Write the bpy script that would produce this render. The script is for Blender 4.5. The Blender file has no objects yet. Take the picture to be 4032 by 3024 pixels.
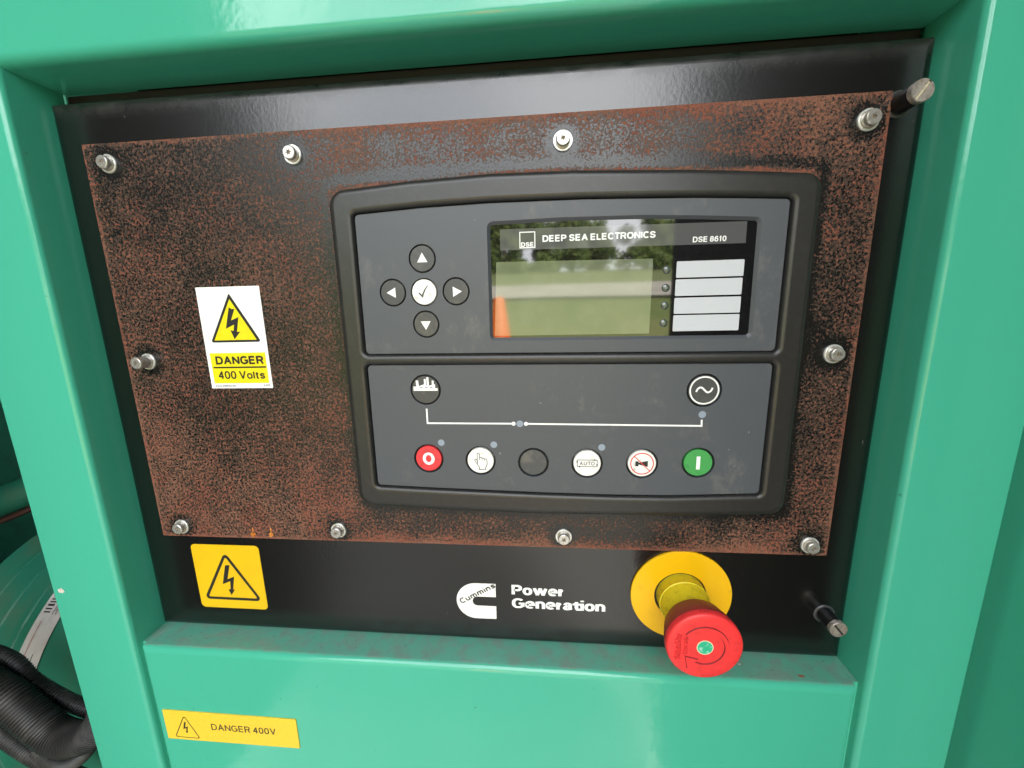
import bpy, bmesh, math, random
from mathutils import Vector, Matrix, noise
from mathutils.geometry import tessellate_polygon

random.seed(7)
PI = math.pi
MM = 0.001
scene = bpy.context.scene
COL = scene.collection

# ------------------------------------------------------------------ camera, world, sun, exposure
# scene frame: x to the right along the control panel, z up, -y towards the viewer; metres.
# V() takes panel millimetres (x right, y up, z out of the panel).
def V(x, y, z):
    return Vector((x * MM, -z * MM, y * MM))

cam_data = bpy.data.cameras.new("camera")
cam = bpy.data.objects.new("camera", cam_data)
COL.objects.link(cam)
cam_data.sensor_width = 36.0
cam_data.lens = 1538.1030 / 4032 * 36.0
cam_data.clip_start = 0.01
cam_data.clip_end = 1000
RC = [[0.9960759026, -0.0226559764, -0.0855540939],
      [0.0060014761, 0.9817449593, -0.1901073835],
      [0.0882993688, 0.1888479327, 0.9780284657]]
cp = (-8.1278, 26.9395, 218.5865)
m = Matrix.Identity(4)
for i in range(3):
    a = V(*RC[i]) / MM
    for j in range(3):
        m[j][i] = a[j]
p = V(*cp)
for j in range(3):
    m[j][3] = p[j]
cam.matrix_world = m
scene.camera = cam

SUN_EL, SUN_AZ = math.radians(40), math.radians(24)
w = bpy.data.worlds.new("World")
scene.world = w
w.use_nodes = True
nt = w.node_tree
nt.nodes.clear()
wo = nt.nodes.new("ShaderNodeOutputWorld")
bg = nt.nodes.new("ShaderNodeBackground")
sky = nt.nodes.new("ShaderNodeTexSky")
sky.sky_type = 'NISHITA'
sky.sun_disc = False
sky.sun_elevation = SUN_EL
sky.sun_rotation = SUN_AZ
sky.dust_density = 2.5
sky.air_density = 1.0
sky.ozone_density = 1.0
tc = nt.nodes.new("ShaderNodeTexCoord")
cn = nt.nodes.new("ShaderNodeTexNoise")
cn.inputs["Scale"].default_value = 2.6
cn.inputs["Detail"].default_value = 6
cr = nt.nodes.new("ShaderNodeMapRange")
cr.inputs["From Min"].default_value = 0.33
cr.inputs["From Max"].default_value = 0.56
cmix = nt.nodes.new("ShaderNodeMix")
cmix.data_type = 'RGBA'
cmix.inputs["B"].default_value = (13.5, 13.7, 14.1, 1)
nt.links.new(tc.outputs["Generated"], cn.inputs["Vector"])
nt.links.new(cn.outputs["Fac"], cr.inputs["Value"])
nt.links.new(cr.outputs["Result"], cmix.inputs["Factor"])
nt.links.new(sky.outputs["Color"], cmix.inputs["A"])
nt.links.new(cmix.outputs["Result"], bg.inputs["Color"])
bg.inputs["Strength"].default_value = 0.12
nt.links.new(bg.outputs["Background"], wo.inputs["Surface"])

sl = bpy.data.lights.new("sun", 'SUN')
sl.energy = 5.0
sl.angle = math.radians(0.5)
sl.color = (1.0, 0.95, 0.87)
sun = bpy.data.objects.new("sun", sl)
COL.objects.link(sun)
sv = Vector((math.sin(SUN_AZ) * math.cos(SUN_EL), math.cos(SUN_AZ) * math.cos(SUN_EL), math.sin(SUN_EL)))
sun.rotation_euler = (-sv).to_track_quat('-Z', 'Y').to_euler()
sun.location = sv * 5

vs = scene.view_settings
vs.view_transform = 'Standard'
vs.look = 'None'
vs.exposure = 2.25
vs.gamma = 1.0
vs.use_curve_mapping = False

# ------------------------------------------------------------------ materials
class NT:
    def __init__(s, name):
        s.m = bpy.data.materials.new(name)
        s.m.use_nodes = True
        s.t = s.m.node_tree
        s.b = s.t.nodes["Principled BSDF"]
        s.tc = s.n("ShaderNodeTexCoord")
    def n(s, typ, **kw):
        x = s.t.nodes.new(typ)
        for k, v in kw.items():
            setattr(x, k, v)
        return x
    def l(s, a, b):
        s.t.links.new(a, b)
    def noise(s, scale, detail=3.0, rough=0.55, off=(0, 0, 0), stretch=(1, 1, 1)):
        mp = s.n("ShaderNodeMapping")
        mp.inputs["Location"].default_value = off
        mp.inputs["Scale"].default_value = stretch
        s.l(s.tc.outputs["Object"], mp.inputs["Vector"])
        x = s.n("ShaderNodeTexNoise")
        x.inputs["Scale"].default_value = scale
        x.inputs["Detail"].default_value = detail
        x.inputs["Roughness"].default_value = rough
        s.l(mp.outputs["Vector"], x.inputs["Vector"])
        return x.outputs["Fac"]
    def ramp(s, v, a, b, lo=0.0, hi=1.0):
        x = s.n("ShaderNodeMapRange")
        x.interpolation_type = 'SMOOTHSTEP'
        x.inputs["From Min"].default_value = a
        x.inputs["From Max"].default_value = b
        x.inputs["To Min"].default_value = lo
        x.inputs["To Max"].default_value = hi
        s.l(v, x.inputs["Value"])
        return x.outputs["Result"]
    def math(s, op, a, b=None):
        x = s.n("ShaderNodeMath", operation=op)
        for i, q in enumerate((a, b)):
            if q is None:
                continue
            if isinstance(q, (int, float)):
                x.inputs[i].default_value = q
            else:
                s.l(q, x.inputs[i])
        return x.outputs[0]
    def mix(s, f, a, b):
        x = s.n("ShaderNodeMix", data_type='RGBA')
        for k, q in (("Factor", f), ("A", a), ("B", b)):
            if isinstance(q, (int, float)):
                x.inputs[k].default_value = q
            elif isinstance(q, tuple):
                x.inputs[k].default_value = (*q, 1) if len(q) == 3 else q
            else:
                s.l(q, x.inputs[k])
        return x.outputs["Result"]
    def mixf(s, f, a, b):
        x = s.n("ShaderNodeMix", data_type='FLOAT')
        for k, q in (("Factor", f), ("A", a), ("B", b)):
            if isinstance(q, (int, float)):
                x.inputs[k].default_value = q
            else:
                s.l(q, x.inputs[k])
        return x.outputs["Result"]
    def set(s, key, v):
        if isinstance(v, tuple):
            s.b.inputs[key].default_value = (*v, 1)
        elif isinstance(v, (int, float)):
            s.b.inputs[key].default_value = v
        else:
            s.l(v, s.b.inputs[key])
    def bump(s, h, dist, strength=1.0):
        x = s.n("ShaderNodeBump")
        x.inputs["Distance"].default_value = dist
        x.inputs["Strength"].default_value = strength
        s.l(h, x.inputs["Height"])
        s.l(x.outputs["Normal"], s.b.inputs["Normal"])
    def geo(s):
        return s.n("ShaderNodeNewGeometry")

def simple(name, col, rough=0.5, metal=0.0, col2=None, vscale=200, va=0.45, vb=0.7, bump=None, spec=None, coat=0):
    x = NT(name)
    c = col
    if col2:
        c = x.mix(x.ramp(x.noise(vscale, 4), va, vb), col, col2)
    x.set("Base Color", c)
    x.set("Roughness", rough)
    x.set("Metallic", metal)
    if spec is not None:
        x.set("Specular IOR Level", spec)
    if coat:
        x.set("Coat Weight", coat)
        x.set("Coat Roughness", 0.08)
    if bump:
        x.bump(x.noise(bump[0], 3), bump[1])
    return x.m

M = {}
GREEN = (0.056, 0.385, 0.262)
def green_paint():
    x = NT("green_paint")
    g = x.geo()
    sep = x.n("ShaderNodeSeparateXYZ")
    x.l(g.outputs["True Normal"], sep.inputs[0])
    up = x.ramp(sep.outputs["Z"], 0.85, 0.98)
    n1 = x.noise(9, 4)
    dustn = x.ramp(x.noise(120, 5, 0.7), 0.38, 0.66)
    dust = x.math('MULTIPLY', up, x.math('ADD', x.math('MULTIPLY', dustn, 0.45), 0.28))
    c = x.mix(x.ramp(n1, 0.3, 0.7), GREEN, (0.057, 0.38, 0.262))
    c = x.mix(dust, c, (0.20, 0.23, 0.20))
    sp = x.math('MULTIPLY', up, x.math('MULTIPLY', x.ramp(x.noise(620, 2, 0.5), 0.69, 0.73), 0.5))
    c = x.mix(sp, c, (0.02, 0.03, 0.025))
    sp2 = x.ramp(x.noise(260, 1, 0.5, (3, 1, 2)), 0.80, 0.82)
    c = x.mix(x.math('MULTIPLY', sp2, 0.5), c, (0.03, 0.16, 0.11))
    x.set("Base Color", c)
    x.set("Roughness", x.mixf(dust, 0.13, 0.7))
    h = x.math('ADD', x.math('MULTIPLY', x.noise(240, 2, 0.4), 0.7), x.math('MULTIPLY', x.noise(55, 2), 1.6))
    x.bump(h, 0.00010)
    return x.m
M['green'] = green_paint()

def black_paint():
    x = NT("black_powder_coat")
    d = x.ramp(x.noise(60, 6, 0.7), 0.56, 0.80)
    scr = x.ramp(x.noise(330, 2, 0.5, (0, 0, 0), (1, 1, 0.25)), 0.735, 0.78)
    c = x.mix(x.math("MULTIPLY", d, 0.018), (0.0030, 0.0028, 0.0027), (0.10, 0.09, 0.08))
    c = x.mix(x.math('MULTIPLY', scr, 0.25), c, (0.25, 0.25, 0.24))
    sp_ = x.n("ShaderNodeSeparateXYZ")
    x.l(x.tc.outputs["Object"], sp_.inputs[0])
    td = x.math('MULTIPLY', x.ramp(sp_.outputs["Z"], 0.322, 0.335), x.ramp(x.noise(60, 5, 0.7, (1, 4, 2), (1, 1, 0.7)), 0.25, 0.75))
    c = x.mix(x.math('MULTIPLY', td, 0.16), c, (0.20, 0.185, 0.165))
    x.set("Base Color", c)
    x.set("Roughness", x.mixf(td, x.mixf(d, 0.235, 0.28), 0.5))
    x.set("Specular IOR Level", 0.8)
    x.bump(x.math('ADD', x.noise(520, 2, 0.5), x.math('MULTIPLY', x.noise(150, 2, 0.5), 0.6)), 0.000045)
    return x.m
M['black'] = black_paint()

def rust_mat():
    x = NT("rusted_paint")
    at = x.n("ShaderNodeAttribute", attribute_name="rust")
    rho = at.outputs["Fac"]
    # dull fine bloom of rust through the paint
    fine = x.noise(820, 4, 0.66)
    t1 = x.math('ADD', fine, x.math('MULTIPLY', x.math('SUBTRACT', rho, 0.42), 0.50))
    bloom = x.ramp(t1, 0.48, 0.60)
    # brighter raised grains
    nz = x.math('ADD', x.math('MULTIPLY', x.noise(640, 4, 0.66, (4, 1, 2)), 0.87), x.math('MULTIPLY', x.noise(95, 4, 0.6, (1, 2, 3)), 0.13))
    t = x.math('ADD', nz, x.math('MULTIPLY', x.math('SUBTRACT', rho, 0.5), 0.40))
    mask = x.ramp(t, 0.522, 0.546)
    hue = x.ramp(x.noise(30, 3, 0.6, (7, 1, 4)), 0.40, 0.62)
    v = x.ramp(x.noise(1500, 2, 0.6, (5, 5, 5)), 0.3, 0.7)
    b1 = x.mix(v, (0.034, 0.021, 0.015), (0.080, 0.048, 0.034))
    r1 = x.mix(v, (0.115, 0.053, 0.035), (0.240, 0.108, 0.072))
    r2 = x.mix(v, (0.125, 0.044, 0.029), (0.255, 0.090, 0.058))
    rc = x.mix(hue, r1, r2)
    base = x.mix(x.ramp(x.noise(900, 2), 0.3, 0.7), (0.005, 0.005, 0.0048), (0.011, 0.0105, 0.010))
    c = x.mix(x.math('MULTIPLY', bloom, 0.9), base, b1)
    c = x.mix(mask, c, rc)
    sp = x.ramp(x.noise(700, 1, 0.5, (9, 3, 3)), 0.80, 0.83)
    c = x.mix(x.math('MULTIPLY', sp, 0.5), c, (0.45, 0.38, 0.32))
    x.set("Base Color", c)
    rr = x.math('MAXIMUM', mask, x.math('MULTIPLY', bloom, 0.42))
    x.set("Roughness", x.mixf(rr, 0.25, 0.8))
    x.set("Specular IOR Level", x.mixf(rr, 0.5, 0.2))
    h = x.math('ADD', x.math('MULTIPLY', mask, 0.8), x.math('MULTIPLY', fine, 0.8))
    x.bump(h, 0.00012)
    return x.m
M['rust'] = rust_mat()

def fascia_mat():
    x = NT("grey_membrane")
    st = x.ramp(x.noise(24, 5, 0.65, (2, 0, 3)), 0.47, 0.66)
    sm = x.ramp(x.noise(120, 5, 0.7, (0, 0, 0), (1, 1, 0.6)), 0.48, 0.70)
    spot = x.ramp(x.noise(300, 1, 0.5, (4, 4, 4)), 0.78, 0.82)
    c = x.mix(x.math('MULTIPLY', x.math('MULTIPLY', st, sm), 0.32), (0.064, 0.071, 0.083), (0.20, 0.19, 0.175))
    c = x.mix(x.math('MULTIPLY', spot, 0.35), c, (0.4, 0.4, 0.4))
    x.set("Base Color", c)
    x.set("Roughness", 0.47)
    x.bump(x.noise(2200, 2), 0.000012)
    return x.m
M['fascia'] = fascia_mat()
M['fascia_edge'] = simple("grey_edge", (0.05, 0.055, 0.065), 0.4)
M['plastic'] = simple("black_plastic", (0.018, 0.0172, 0.0168), 0.35, col2=(0.024, 0.023, 0.0215), vscale=400, bump=(1600, 0.00003))
M['hole'] = simple("black_void", (0.004, 0.004, 0.004), 0.6)
M['button'] = simple("grey_button", (0.05, 0.052, 0.054), 0.42, col2=(0.085, 0.083, 0.078), vscale=140, va=0.45, vb=0.75)
M['blank_button'] = simple("blank_button", (0.058, 0.062, 0.066), 0.45, col2=(0.11, 0.105, 0.095), vscale=140)
M['white_button'] = simple("white_button", (0.80, 0.79, 0.75), 0.45, col2=(0.52, 0.50, 0.45), vscale=260, va=0.52, vb=0.78)
M['red_button'] = simple("red_button", (0.66, 0.035, 0.045), 0.42, col2=(0.50, 0.03, 0.035), vscale=300)
M['green_button'] = simple("green_button", (0.05, 0.30, 0.075), 0.42, col2=(0.03, 0.19, 0.05), vscale=330, va=0.55, vb=0.75)
M['white_print'] = simple("white_print", (0.83, 0.83, 0.82), 0.5)
M['white_sticker'] = simple("white_vinyl", (0.82, 0.82, 0.81), 0.4, col2=(0.77, 0.77, 0.75), vscale=60)
M['white_logo'] = simple("white_logo", (0.84, 0.82, 0.80), 0.5, col2=(0.62, 0.59, 0.58), vscale=700, va=0.52, vb=0.66)
M['black_print'] = simple("black_print", (0.012, 0.012, 0.012), 0.45)
M['grey_print'] = simple("grey_print", (0.06, 0.06, 0.058), 0.5)
M['red_print'] = simple("red_print", (0.60, 0.035, 0.04), 0.5)
M['led_grey'] = simple("led_window", (0.24, 0.29, 0.36), 0.4)
M['yellow_sign'] = simple("yellow_vinyl", (0.76, 0.62, 0.003), 0.42, col2=(0.71, 0.57, 0.004), vscale=300)
M['amber'] = simple("amber_vinyl", (0.69, 0.43, 0.004), 0.4, col2=(0.65, 0.40, 0.004), vscale=40)
M['amber_dull'] = simple("amber_engraved", (0.74, 0.50, 0.03), 0.5, col2=(0.68, 0.45, 0.03), vscale=900)
M['ring_yellow'] = simple("yellow_plate", (0.80, 0.44, 0.001), 0.4, col2=(0.66, 0.38, 0.01), vscale=110, va=0.58, vb=0.8)
M['collar'] = simple("dirty_yellow", (0.66, 0.54, 0.014), 0.5, col2=(0.40, 0.33, 0.03), vscale=330, va=0.48, vb=0.8)
M['red_cap'] = simple("red_plastic", (0.74, 0.032, 0.034), 0.45, col2=(0.64, 0.027, 0.028), vscale=280, bump=(1800, 0.00002))
M['red_shade'] = simple("red_shaded", (0.27, 0.02, 0.026), 0.5, col2=(0.21, 0.03, 0.033), vscale=220)  # darker red with the shade of skirt and relief edges painted in
M['green_dot'] = simple("green_dot", (0.02, 0.40, 0.22), 0.35, col2=(0.35, 0.62, 0.5), vscale=420, va=0.52, vb=0.7)
M['cream'] = simple("cream_rim", (0.72, 0.70, 0.45), 0.5)
def steel(name, a, b, rough, tint):
    x = NT(name)
    c = x.mix(x.ramp(x.noise(520, 4, 0.6), 0.4, 0.7), a, b)
    t2 = x.ramp(x.noise(260, 3, 0.6, (3, 3, 3)), 0.58, 0.72)
    c = x.mix(x.math('MULTIPLY', t2, 0.6), c, tint)
    x.set("Base Color", c)
    x.set("Metallic", 0.65)
    x.set("Roughness", rough)
    x.bump(x.noise(1500, 3), 0.00004)
    return x.m
M['zinc'] = steel("zinc_steel", (0.56, 0.54, 0.50), (0.38, 0.36, 0.33), 0.26, (0.42, 0.30, 0.15))
M['washer'] = steel("washer_steel", (0.80, 0.79, 0.76), (0.62, 0.60, 0.56), 0.36, (0.66, 0.60, 0.45))
M['worn'] = steel("worn_steel", (0.50, 0.44, 0.39), (0.30, 0.27, 0.25), 0.4, (0.30, 0.20, 0.14))
M['recess'] = simple("recess_brown", (0.16, 0.115, 0.06), 0.55, col2=(0.06, 0.045, 0.03), vscale=900)  # brown recess bottoms, darker than the screw heads
M['slot'] = simple("slot_dust", (0.50, 0.45, 0.33), 0.7, col2=(0.25, 0.21, 0.15), vscale=900)
M['slot_dark'] = simple("slot_dark", (0.03, 0.025, 0.02), 0.6)
M['grommet'] = simple("worn_black_ring", (0.05, 0.05, 0.05), 0.35)
M['tie'] = simple("nylon_tie", (0.012, 0.012, 0.012), 0.75)
M['sleeve'] = simple("black_sleeve", (0.008, 0.008, 0.009), 0.3)
M['glass'] = simple("display_black", (0.004, 0.004, 0.005), 0.035, col2=(0.0075, 0.0075, 0.0085), vscale=600, spec=1.0)
M['lcd'] = simple("lcd_green", (0.122, 0.140, 0.088), 0.045, col2=(0.146, 0.164, 0.110), vscale=50, spec=1.0)
M['bar_grey'] = simple("title_bar_grey", (0.085, 0.085, 0.088), 0.05, spec=1.0)
M['slot_white'] = simple("label_white", (0.52, 0.54, 0.58), 0.08)
M['bar_white'] = simple("bar_white", (0.8, 0.8, 0.8), 0.1)
M['lens'] = simple("led_lens", (0.06, 0.075, 0.065), 0.1, spec=1.0)
M['hose'] = simple("black_conduit", (0.017, 0.0165, 0.016), 0.5, col2=(0.05, 0.046, 0.043), vscale=45, va=0.45, vb=0.75)
M['alt_green'] = simple("machine_green", (0.017, 0.125, 0.080), 0.28, col2=(0.045, 0.115, 0.075), vscale=26, va=0.45, vb=0.75, bump=(90, 0.0003))
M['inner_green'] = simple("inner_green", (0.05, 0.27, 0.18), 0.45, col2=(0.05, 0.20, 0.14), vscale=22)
M['dull_red'] = simple("dull_red_cable", (0.045, 0.012, 0.008), 0.5)
M['label_red'] = simple("faded_red_print", (0.30, 0.06, 0.06), 0.5)
M['label_dim'] = simple("paper_label", (0.42, 0.40, 0.39), 0.5, col2=(0.33, 0.32, 0.30), vscale=60)
M['concrete'] = simple("concrete", (0.17, 0.165, 0.15), 0.85, col2=(0.11, 0.105, 0.095), vscale=2.2, va=0.35, vb=0.7)
M['grass'] = simple("grass", (0.10, 0.14, 0.03), 0.9, col2=(0.17, 0.18, 0.06), vscale=1.2, va=0.3, vb=0.7)
M['leaf'] = simple("leaves", (0.085, 0.135, 0.022), 0.55, col2=(0.15, 0.19, 0.045), vscale=1.5, va=0.35, vb=0.65)
M['bark'] = simple("bark", (0.09, 0.07, 0.05), 0.9)
M['reflection_slab'] = simple("pale_concrete", (0.34, 0.33, 0.30), 0.8, col2=(0.22, 0.21, 0.19), vscale=3.0)
M['pale_road'] = simple("pale_gravel", (0.42, 0.39, 0.33), 0.9, col2=(0.34, 0.31, 0.26), vscale=1.5)
M['orange'] = simple("orange_plastic", (0.85, 0.16, 0.012), 0.4)
M['foam'] = simple("acoustic_foam", (0.007, 0.007, 0.007), 0.9, bump=(120, 0.002))
M['chip'] = simple("chipped_primer", (0.55, 0.50, 0.45), 0.7, col2=(0.35, 0.33, 0.28), vscale=900)
M['chip_red'] = simple("rust_chip", (0.30, 0.07, 0.04), 0.8)
M['drip'] = simple("orange_rust_drip", (0.42, 0.13, 0.02), 0.25, col2=(0.60, 0.26, 0.08), vscale=700)

# ------------------------------------------------------------------ geometry helpers (panel millimetres)
ORG = {}

class MB:
    def __init__(s):
        s.v = []
        s.f = []
    def add(s, vs_, fs):
        o = len(s.v)
        s.v += [tuple(q) for q in vs_]
        s.f += [tuple(i + o for i in f) for f in fs]
        return s
    def poly(s, loops, z):
        """flat filled outline facing +z; loops[0] outline, the rest holes"""
        if not isinstance(loops[0][0], (tuple, list, Vector)):
            loops = [loops]
        tris = tessellate_polygon([[Vector((a[0], a[1], 0)) for a in lp] for lp in loops])
        pts = [(a[0], a[1], z) for lp in loops for a in lp]
        out = []
        for t in tris:
            a, b, c = (pts[i] for i in t)
            cr_ = (b[0] - a[0]) * (c[1] - a[1]) - (b[1] - a[1]) * (c[0] - a[0])
            if abs(cr_) < 1e-9:
                continue
            out.append(t if cr_ > 0 else (t[0], t[2], t[1]))
        return s.add(pts, out)
    def loft(s, rings, closed=True, flip=False):
        n = len(rings[0])
        vs_ = [q for r in rings for q in r]
        fs = []
        for k in range(len(rings) - 1):
            for i in range(n if closed else n - 1):
                j = (i + 1) % n
                f = (k * n + i, k * n + j, (k + 1) * n + j, (k + 1) * n + i)
                fs.append(f[::-1] if flip else f)
        return s.add(vs_, fs)
    def slab(s, loop, z0, z1, r=0.0, n=4, holes=None):
        """solid sheet with an edge rounding of radius r towards +z"""
        rings = [[(a[0], a[1], z0) for a in loop]]
        if r > 0:
            for k in range(n + 1):
                t = k / n * PI / 2
                rings.append([(a[0], a[1], z1 - r + r * math.sin(t)) for a in offset(loop, r * (1 - math.cos(t)))])
        else:
            rings.append([(a[0], a[1], z1) for a in loop])
        s.loft(rings)
        top = [(a[0], a[1]) for a in rings[-1]]
        s.poly([top] + (holes or []), z1)
        for h in (holes or []):
            s.loft([[(a[0], a[1], z1) for a in h], [(a[0], a[1], z0) for a in h]], flip=False)
        return s
    def panel(s, x0, x1, y0, y1, z0, z1, r, cr=0.6, n=8, cn=4):
        """rectangular sheet with rolled edges of radius r and corner radius cr"""
        def rg(d):
            return rrect(x0 + d, x1 - d, y0 + d, y1 - d, max(cr - d, 0.08), cn)
        rings = [[(a[0], a[1], z0) for a in rg(0)]]
        for k in range(n + 1):
            t = k / n * PI / 2
            rings.append([(a[0], a[1], z1 - r + r * math.sin(t)) for a in rg(r * (1 - math.cos(t)))])
        s.loft(rings)
        s.poly([(a[0], a[1]) for a in rings[-1]], z1)
        return s
    def stroke(s, pts, wd, z, closed=False):
        n = len(pts)
        L, Rr = [], []
        for i in range(n):
            a = Vector(pts[i - 1]) if (i > 0 or closed) else None
            b = Vector(pts[i])
            c = Vector(pts[(i + 1) % n]) if (i < n - 1 or closed) else None
            d1 = (b - a).normalized() if a is not None else None
            d2 = (c - b).normalized() if c is not None else None
            d1 = d1 or d2
            d2 = d2 or d1
            n1, n2 = Vector((-d1.y, d1.x)), Vector((-d2.y, d2.x))
            mm = (n1 + n2)
            mm = mm.normalized() if mm.length > 1e-6 else n1
            k = wd / 2 / max(0.62, mm.dot(n1))
            L.append((b.x + mm.x * k, b.y + mm.y * k, z))
            Rr.append((b.x - mm.x * k, b.y - mm.y * k, z))
        s.loft([Rr, L], closed=closed)
        return s
    def disc(s, cx, cy, r, z, n=32):
        return s.poly(circle(cx, cy, r, n), z)
    def ring(s, cx, cy, r0, r1, z, n=40):
        return s.poly([circle(cx, cy, r1, n), circle(cx, cy, r0, n)], z)
    def lathe(s, cx, cy, prof, n=32, cap=True):
        s.loft([[(cx + r * math.cos(2 * PI * i / n), cy + r * math.sin(2 * PI * i / n), z) for i in range(n)] for r, z in prof])
        if cap:
            r, z = prof[-1]
            s.disc(cx, cy, r, z, n)
        return s
    def tube(s, path, radius, n=12, caps=True):
        path = [Vector(q) for q in path]
        rings = []
        up = Vector((0.1, 0.2, 1)).normalized()
        for i, q in enumerate(path):
            a = path[max(0, i - 1)]
            b = path[min(len(path) - 1, i + 1)]
            t = (b - a).normalized()
            u = (up - t * up.dot(t)).normalized()
            v_ = t.cross(u)
            r = radius[i] if isinstance(radius, list) else radius
            rings.append([tuple(q + (u * math.cos(2 * PI * k / n) + v_ * math.sin(2 * PI * k / n)) * r) for k in range(n)])
        s.loft(rings)
        if caps:
            for rg in (rings[0], rings[-1]):
                s.add(rg, [tuple(range(n))])
        return s
    def box(s, x0, x1, y0, y1, z0, z1):
        v = [(x0, y0, z0), (x1, y0, z0), (x1, y1, z0), (x0, y1, z0), (x0, y0, z1), (x1, y0, z1), (x1, y1, z1), (x0, y1, z1)]
        return s.add(v, [(0, 3, 2, 1), (4, 5, 6, 7), (0, 1, 5, 4), (1, 2, 6, 5), (2, 3, 7, 6), (3, 0, 4, 7)])
    def prism_y(s, prof, y0, y1):
        """(x, z) profile run along y"""
        s.loft([[(x, y0, z) for x, z in prof], [(x, y1, z) for x, z in prof]], closed=True, flip=True)
        return s
    def prism_x(s, prof, x0, x1):
        s.loft([[(x0, y, z) for y, z in prof], [(x1, y, z) for y, z in prof]], closed=True)
        return s

def circle(cx, cy, r, n=32, a0=0.0):
    return [(cx + r * math.cos(a0 + 2 * PI * i / n), cy + r * math.sin(a0 + 2 * PI * i / n)) for i in range(n)]

def offset(loop, d):
    """inset a counter-clockwise outline by d"""
    n = len(loop)
    out = []
    for i in range(n):
        a, b, c = Vector(loop[i - 1][:2]), Vector(loop[i][:2]), Vector(loop[(i + 1) % n][:2])
        d1, d2 = (b - a), (c - b)
        d1 = d1.normalized() if d1.length > 1e-9 else d2.normalized()
        d2 = d2.normalized() if d2.length > 1e-9 else d1
        n1, n2 = Vector((-d1.y, d1.x)), Vector((-d2.y, d2.x))
        mm = (n1 + n2).normalized()
        k = d / max(0.5, mm.dot(n1))
        out.append((b.x + mm.x * k, b.y + mm.y * k))
    return out

def fillet(pts, n=6):
    """pts: (x, y, r) counter-clockwise corner list, r = 0 keeps the corner"""
    out = []
    N = len(pts)
    for i, (x, y, r) in enumerate(pts):
        if r <= 0:
            out.append((x, y))
            continue
        b = Vector((x, y))
        a, c = Vector(pts[i - 1][:2]), Vector(pts[(i + 1) % N][:2])
        u, v_ = (a - b).normalized(), (c - b).normalized()
        ang = u.angle(v_)
        t = r / math.tan(ang / 2)
        ctr = b + (u + v_).normalized() * (r / math.sin(ang / 2))
        p0, p1 = b + u * t, b + v_ * t
        a0 = math.atan2(p0.y - ctr.y, p0.x - ctr.x)
        a1 = math.atan2(p1.y - ctr.y, p1.x - ctr.x)
        da = (a1 - a0 + PI) % (2 * PI) - PI
        for k in range(n + 1):
            q = a0 + da * k / n
            out.append((ctr.x + r * math.cos(q), ctr.y + r * math.sin(q)))
    return out

def rrect(x0, x1, y0, y1, r=0.0, n=6):
    return fillet([(x0, y0, r), (x1, y0, r), (x1, y1, r), (x0, y1, r)], n)

def finish(me, smooth):
    if smooth:
        me.shade_smooth()
        me.set_sharp_from_angle(angle=math.radians(smooth if smooth is not True else 38))

def mk(name, mb, mat, parent=None, org=None, smooth=True):
    o_ = ORG[parent.name] if parent is not None else (org or (0, 0, 0))
    me = bpy.data.meshes.new(name)
    me.from_pydata([V(a[0] - o_[0], a[1] - o_[1], a[2] - o_[2]) for a in mb.v], [], mb.f)
    me.validate()
    finish(me, smooth)
    me.materials.append(M[mat] if isinstance(mat, str) else mat)
    ob = bpy.data.objects.new(name, me)
    COL.objects.link(ob)
    if parent is not None:
        ob.parent = parent
    else:
        ob.location = V(*o_)
    ORG[ob.name] = o_
    return ob

def thing(name, label, cat, org=(0, 0, 0), group=None):
    ob = bpy.data.objects.new(name, None)
    ob.empty_display_size = 0.02
    COL.objects.link(ob)
    ob.location = V(*org)
    ORG[ob.name] = org
    return tag(ob, label, cat, group)

def tag(ob, label, cat, group=None):
    ob['label'] = label
    ob['category'] = cat
    if group:
        ob['group'] = group
    return ob

def dup(ob, parent, org=None):
    c = ob.copy()
    COL.objects.link(c)
    c.parent = parent
    ORG[c.name] = ORG.get(ob.name, (0, 0, 0))
    for ch in [q for q in bpy.data.objects if q.parent is ob]:
        d = ch.copy()
        COL.objects.link(d)
        d.parent = c
    return c

def sel(cx, cy, rx, ry, a0, a1, n=14, e=2.35):
    out = []
    for k in range(n + 1):
        t = math.radians(a0 + (a1 - a0) * k / n)
        c, q = math.cos(t), math.sin(t)
        out.append((cx + rx * math.copysign(abs(c) ** (2 / e), c), cy + ry * math.copysign(abs(q) ** (2 / e), q)))
    return out

def smooth2(pts, n=5):
    out = []
    P_ = [pts[0]] + list(pts) + [pts[-1]]
    for i in range(1, len(P_) - 2):
        for k in range(n):
            t = k / n
            o_ = []
            for d in (0, 1):
                a_, b_, c_, e_ = (P_[i - 1 + j][d] for j in range(4))
                o_.append(0.5 * (2 * b_ + (c_ - a_) * t + (2 * a_ - 5 * b_ + 4 * c_ - e_) * t * t + (-a_ + 3 * b_ - 3 * c_ + e_) * t ** 3))
            out.append(tuple(o_))
    out.append(pts[-1])
    return out

_S = smooth2([(0.95, .74), (.82, .94), (.5, 1.0), (.18, .94), (.05, .75), (.16, .60), (.5, .51), (.84, .41), (.97, .24), (.84, .06), (.5, 0), (.17, .05), (.02, .27)])
_EL = (sel(.5, .5, .5, .5, 0, 345, 23), True)
_N = [(0, .55)] + sel(.5, .55, .5, .45, 170, 0, 10) + [(1, 0)]
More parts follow.
